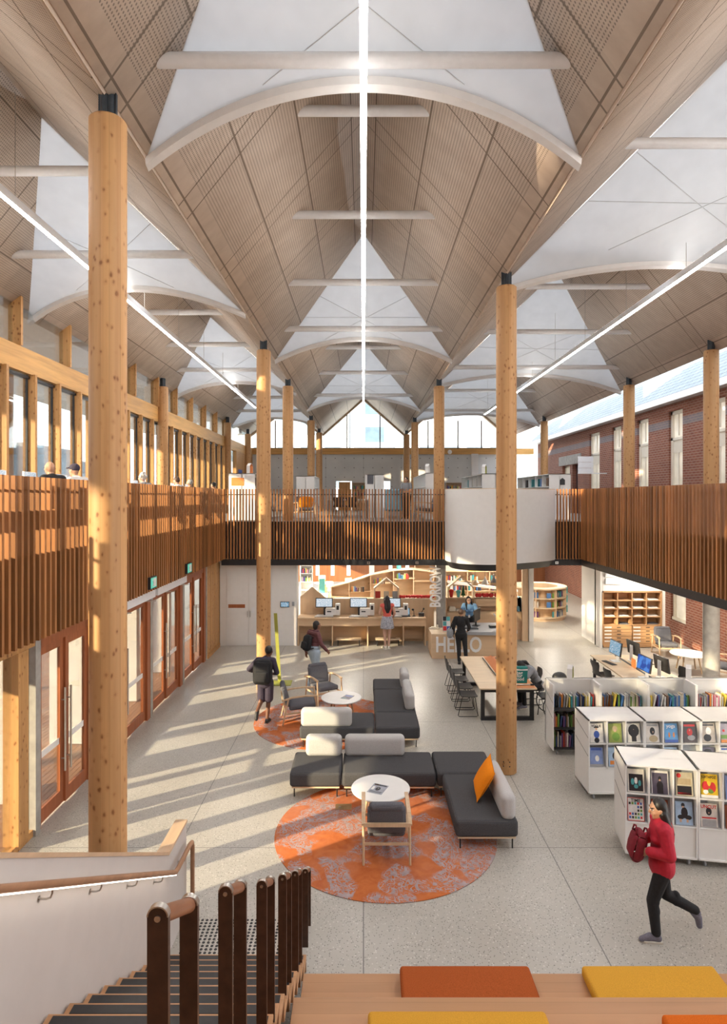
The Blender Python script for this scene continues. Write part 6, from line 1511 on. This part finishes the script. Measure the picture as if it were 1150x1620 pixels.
    return t, J, (H, HR, fw, up, sh)
def world_of(loc, rz, p, sc=1.0): return Matrix.Translation(loc) @ Matrix.Rotation(rz, 4, 'Z') @ (V3(p)*sc)
def backpack(label, loc, rz, p, m, sz=(.30, .16, .42), sc=1.0, rx=0):
    w = world_of(loc, rz, p, sc); t = thing('backpack', label, 'backpack', w, rz)
    Q = Matrix.Rotation(R(rx), 4, 'X'); a, b, c = sz
    MB(Q).rbox(-a/2, -b, -c/2, a/2, 0, c/2, .065, 4, .02).build('bag_body', m, t); MB(Q).rbox(-a*.38, -b-.05, -c*.42, a*.38, -b+.04, c*.05, .035, 3, .01).build('front_pocket', m, t)
    for s in (-1, 1):
        MB(Q).tube([(s*.10, -.02, c*.40), (s*.105, .06, c*.47), (s*.11, .17, c*.44), (s*.11, .235, c*.22), (s*.12, .20, -c*.05), (s*.135, .08, -c*.25), (s*.12, -.01, -c*.34)], .016, 8).build('strap', m, t)
    return t
# ---- woman in the red jacket hurrying across the floor (walks to the left)
L = (3.31, 6.95, 0); A = R(82)
figure('person', 'person in a red jacket and black leggings striding past the nearest magazine rack', L, A,
       dict(pelvis=(0, -.07, .91), chest=(0, -.07, 1.20), neck=(0, -.06, 1.395), head=(0, -.03, 1.53), shR=(.155, -.07, 1.34), shL=(-.155, -.05, 1.34), hipR=(.085, -.07, .88), hipL=(-.085, -.07, .88),
            kneeL=(-.085, .06, .48), ankL=(-.09, .02, .085), toeL=(-.095, .155, .03), kneeR=(.085, -.14, .47), ankR=(.09, -.50, .29), toeR=(.09, -.52, .15),
            elR=(.24, -.12, 1.10), wrR=(.17, .08, 1.07), elL=(-.24, -.08, 1.10), wrL=(-.15, .12, 1.09)), 'tan',
       [('jacket', 'jacket', 'red'), ('leggings', 'trousers', 'black')], ('black', 'long'), .95, .008, face=(0, -12, 0), fem=True, shoes='shoe_g')
for s in (1, -1):
    w = world_of(L, A, (-.095 - s*.046, .0, .055), .985); solo_m = MB(Matrix.Rotation(R(82), 4, 'Z')); 
t = thing('tote_bag', 'dark red bundle clutched in front of the running woman', 'bag', world_of(L, A, (0, .20, 1.10), .95), A)
BAGM = plain('maroon_bag', (.20, .008, .02), .8, .15, 30)
MB(Matrix.Rotation(R(14), 4, 'X')).rbox(-.12, -.06, -.17, .12, .07, .13, .06, 4, .03).build('bag_body', BAGM, t)
for q in (-.05, .07): MB(Matrix.Rotation(R(14), 4, 'X')).tube([(-.06, q, .11), (-.05, q, .17), (0, q, .19), (.05, q, .17), (.06, q, .11)], .010, 8).build('handle', BAGM, t)
# ---- schoolboy with the black backpack (walks away)
L = (-2.16, 13.55, .0); A = R(-4)
figure('person', 'person in dark school shorts and blazer, one foot raised, by the far rug', L, A,
       dict(pelvis=(0, .0, .93), chest=(.0, .06, 1.23), neck=(.01, .08, 1.43), head=(.05, .11, 1.565), kneeR=(.05, .07, .50), ankR=(.03, .0, .085), toeR=(.05, .13, .03), hipR=(.08, 0, .9), kneeL=(-.10, .05, .50), ankL=(-.12, -.32, .36), toeL=(-.12, -.36, .24), elL=(-.36, -.05, 1.20), wrL=(-.34, .16, 1.10), elR=(.25, .0, 1.12), wrR=(.17, .18, 1.05), _short=.93), 'deep',
       [('blazer', 'long_top', 'navy'), ('shorts', 'shorts', 'navy')], ('black', 'short'), 1.0, .009, face=(-10, 0, 0), shoes='shoe_b')
backpack('black backpack on the back of the schoolboy', L, A, (-.02, -.10, 1.17), CL['black'], (.38, .22, .50), 1.0, -8)
# ---- woman in a striped top walking towards the right
L = (-1.30, 16.15, 0); A = R(-48)
figure('person', 'person in a striped plum top and pale jeans walking behind the far armchair', L, A,
       dict(chest=(0, .04, 1.24), neck=(0, .06, 1.44), head=(0, .09, 1.575), kneeL=(-.09, .14, .49), ankL=(-.09, .20, .085), toeL=(-.09, .34, .03), kneeR=(.09, -.02, .49), ankR=(.09, -.22, .10), toeR=(.09, -.09, .03), elR=(.22, .06, 1.13), wrR=(.22, .25, .93), elL=(-.22, -.10, 1.12), wrL=(-.21, -.10, .88)), 'brown',
       [('striped_top', 'long_top', 'stripe'), ('jeans', 'loose_trousers', 'denim')], ('black', 'bob'), 1.02, .009, face=(-8, 0, 0), fem=True, shoes='shoe_w')
backpack('small black backpack on the back of the woman in the striped top', L, A, (-.04, -.12, 1.14), CL['black'], (.25, .16, .38), 1.02, -14)
# ---- girl in coral top at the kiosk
L = (.78, 20.22, 0); A = R(8)
figure('person', 'person in a coral top and pale floral skirt standing at the kiosk desk, back turned', L, A,
       dict(pelvis=(0, 0, .93), hipR=(.075, 0, .90), hipL=(-.075, 0, .9), kneeR=(.075, .03, .49), kneeL=(-.075, .02, .49), ankR=(.05, -.01, .085), ankL=(-.06, -.02, .085), toeR=(.055, .13, .03), toeL=(-.12, .10, .03), elR=(.25, .02, 1.14), wrR=(.24, .22, .98), elL=(-.23, .08, 1.14), wrL=(-.17, .30, 1.06)), 'pale',
       [('coral_top', 'sleeveless', 'coral'), ('floral_skirt', 'skirt', 'floral')], ('black', 'long'), 1.03, .009, face=(0, -8, 0), fem=True, shoes='shoe_w')
# ---- woman in black at the welcome desk
L = (2.93, 18.42, 0); A = R(-14)
figure('person', 'person in black with short brown hair facing the librarian at the welcome desk', L, A,
       dict(elR=(.25, .02, 1.13), wrR=(.20, .22, 1.0), elL=(-.23, -.05, 1.12), wrL=(-.24, .05, .90), kneeR=(.13, .01, .49), ankR=(.16, -.02, .085), toeR=(.19, .11, .03), kneeL=(-.07, .03, .49), ankL=(-.05, -.05, .085), toeL=(-.06, .09, .03)), 'tan',
       [('black_jumper', 'long_top', 'black'), ('black_trousers', 'trousers', 'black')], ('brown', 'short'), .97, .009, fem=True, shoes='shoe_b', face=(-10, 0, 0))
t = thing('shoulder_bag', 'grey shoulder bag at the elbow of the woman in black', 'bag', world_of(L, A, (-.33, -.06, .96), .97), A)
MB().rbox(-.08, -.15, -.14, .08, .15, .12, .06, 4, .02).build('bag_body', CL['grey'], t); MB().tube([(.0, -.10, .10), (.06, -.06, .30), (.13, -.02, .46), (.09, .06, .30), (0, .10, .10)], .012, 8).build('strap', CL['black'], t)
# ---- librarian behind the desk
L = (3.55, 20.55, 0); A = R(168)
figure('person', 'person in a blue chambray shirt with long dark hair leaning behind the welcome desk', L, A,
       dict(pelvis=(0, -.10, .93), chest=(0, .02, 1.22), neck=(0, .09, 1.42), head=(.02, .14, 1.545), shR=(.17, .06, 1.36), shL=(-.17, .06, 1.36), elR=(.27, .12, 1.12), wrR=(.24, .30, .97), elL=(-.27, .12, 1.12), wrL=(-.22, .30, .97)), 'pale',
       [('chambray_shirt', 'long_top', 'chambray'), ('dark_skirt', 'trousers', 'black')], ('black', 'front_long'), 1.02, .008, face=(14, -14, 6), fem=True, shoes='shoe_b')
t = thing('lanyard', 'blue lanyard with a card hanging on the librarian', 'lanyard', world_of(L, A, (0, .165, 1.12), 1.02), A)
MB().tube([(-.06, -.03, .22), (-.03, .02, .05), (0, .03, -.05), (.03, .02, .05), (.06, -.03, .22)], .006, 6).build('ribbon', COL_INK['blue'], t); MB().box(-.03, .02, -.14, .03, .03, -.05).build('card', M['white'], t)
# ---- reader in a grey hoodie, seated, head down over the table
L = (4.14, 14.62, 0); A = R(98)
figure('person', 'person in a grey hoodie sitting bent over the project table, dark ponytail', L, A,
       dict(pelvis=(0, -.05, .52), chest=(0, .12, .80), neck=(0, .28, .95), head=(0, .42, .99), shR=(.16, .20, .92), shL=(-.16, .20, .92), hipR=(.09, 0, .50), hipL=(-.09, 0, .5), kneeR=(.11, .40, .50), kneeL=(-.11, .40, .5), ankR=(.11, .38, .09), ankL=(-.11, .36, .09), toeR=(.12, .51, .03), toeL=(-.12, .49, .03), elR=(.26, .36, .80), wrR=(.12, .52, .80), elL=(-.26, .36, .80), wrL=(-.12, .52, .80)), 'tan',
       [('hoodie', 'long_top', 'grey'), ('trousers', 'trousers', 'black')], ('black', 'pony'), 1.0, .009, face=(0, -48, 0), fem=True, shoes='shoe_g')
# wheelchair beside the table
t = thing('wheelchair', 'black wheelchair frame between the project table and the bookshelf', 'wheelchair', (4.30, 13.95, 0), R(90))
for s in (-1, 1):
    mb = MB(); N = 30; mb.tube([(s*.27, .29*math.cos(2*math.pi*k/N), .30+.29*math.sin(2*math.pi*k/N)) for k in range(N+1)], .013, 8); mb.cyl((s*.25, 0, .30), (s*.29, 0, .30), .03)
    for k in range(8): mb.cyl((s*.27, 0, .30), (s*.27, .28*math.cos(k*.785), .30+.28*math.sin(k*.785)), .003, n=5)
    mb.build('wheel', M['blackp'], t)
    MB().tube([(s*.22, .40, .12), (s*.22, .36, .46), (s*.22, -.18, .48), (s*.22, -.25, .90), (s*.22, -.34, .92)], .012, 8).build('side_frame', M['black'], t)
MB().box(-.21, -.17, .46, .21, .30, .49).build('seat', M['blackp'], t); MB().box(-.21, -.24, .55, .21, -.21, .86).build('backrest', M['blackp'], t)
# ---- readers at the upstairs work bench: seated, backs to the glass, heads above the slats
SEAT = dict(pelvis=(0, -.05, .55), chest=(0, .0, .86), neck=(0, .04, 1.06), head=(0, .09, 1.20), shR=(.165, .0, 1.01), shL=(-.165, .0, 1.01), hipR=(.09, 0, .53), hipL=(-.09, 0, .53), kneeR=(.11, .42, .53), kneeL=(-.11, .42, .53), ankR=(.11, .40, .09), ankL=(-.11, .40, .09), toeR=(.12, .54, .03), toeL=(-.12, .54, .03), elR=(.22, .10, .80), wrR=(.16, .32, .77), elL=(-.22, .10, .80), wrL=(-.16, .32, .77))
def bench_person(x, y, rz, label, skin, top, hair, face=(0, 0, 0), dz=0, fem=False):
    figure('person', label, (x, y, MZ+.10+dz), rz, SEAT, skin, [('top', 'long_top', top), ('trousers', 'trousers', 'black')], hair, 1.0, .010, 'readers at the upstairs bench', face, fem)
    t = thing('stool', 'small round stool under the %s' % label.split(' ', 1)[1][:48], 'stool', (x, y, MZ), rz, 'stools at the upstairs bench')
    MB().lathe([(.18, .45), (.19, .47), (.18, .495)], n=20).build('seat', M['oak'], t); MB().cyl((0, 0, 0), (0, 0, .45), .025).build('post', M['steel'], t); MB().lathe([(.2, 0), (.2, .015)], n=20).build('base', M['steel'], t)
bench_person(-5.30, 10.47, R(60), 'bald person in a dark collar at the upstairs bench, in profile', 'tan', 'black', ('grey', 'bald'))
bench_person(-5.32, 11.42, R(68), 'person in a navy cap and white shirt at the upstairs bench', 'tan', 'white', ('cap', 'bald'))
bench_person(-5.36, 15.05, R(70), 'white-haired person reading at the upstairs bench beyond the big column', 'pale', 'grey', ('white', 'curly'), dz=-.02)
bench_person(-5.34, 17.75, R(75), 'dark-haired person in white at the upstairs bench', 'pale', 'white', ('brown', 'short'), dz=-.02)
bench_person(-5.34, 19.1, R(75), 'grey-haired person farther along the upstairs bench', 'tan', 'black', ('grey', 'short'), dz=-.05)
bench_person(-5.4, 22.4, R(80), 'black-haired person low behind the balustrade corner upstairs', 'tan', 'black', ('black', 'short'), dz=-.06)
figure('person', 'person in black standing behind the end slats upstairs, beside the teal-blue chair', (1.62, 23.2, MZ), R(150), dict(elR=(.24, .06, 1.12), wrR=(.14, .24, 1.1), elL=(-.24, .06, 1.12), wrL=(-.14, .24, 1.1)), 'tan', [('grey_top', 'short_top', 'grey'), ('black_trousers', 'loose_trousers', 'black')], ('black', 'bob'), .93, .011, shoes='shoe_b')
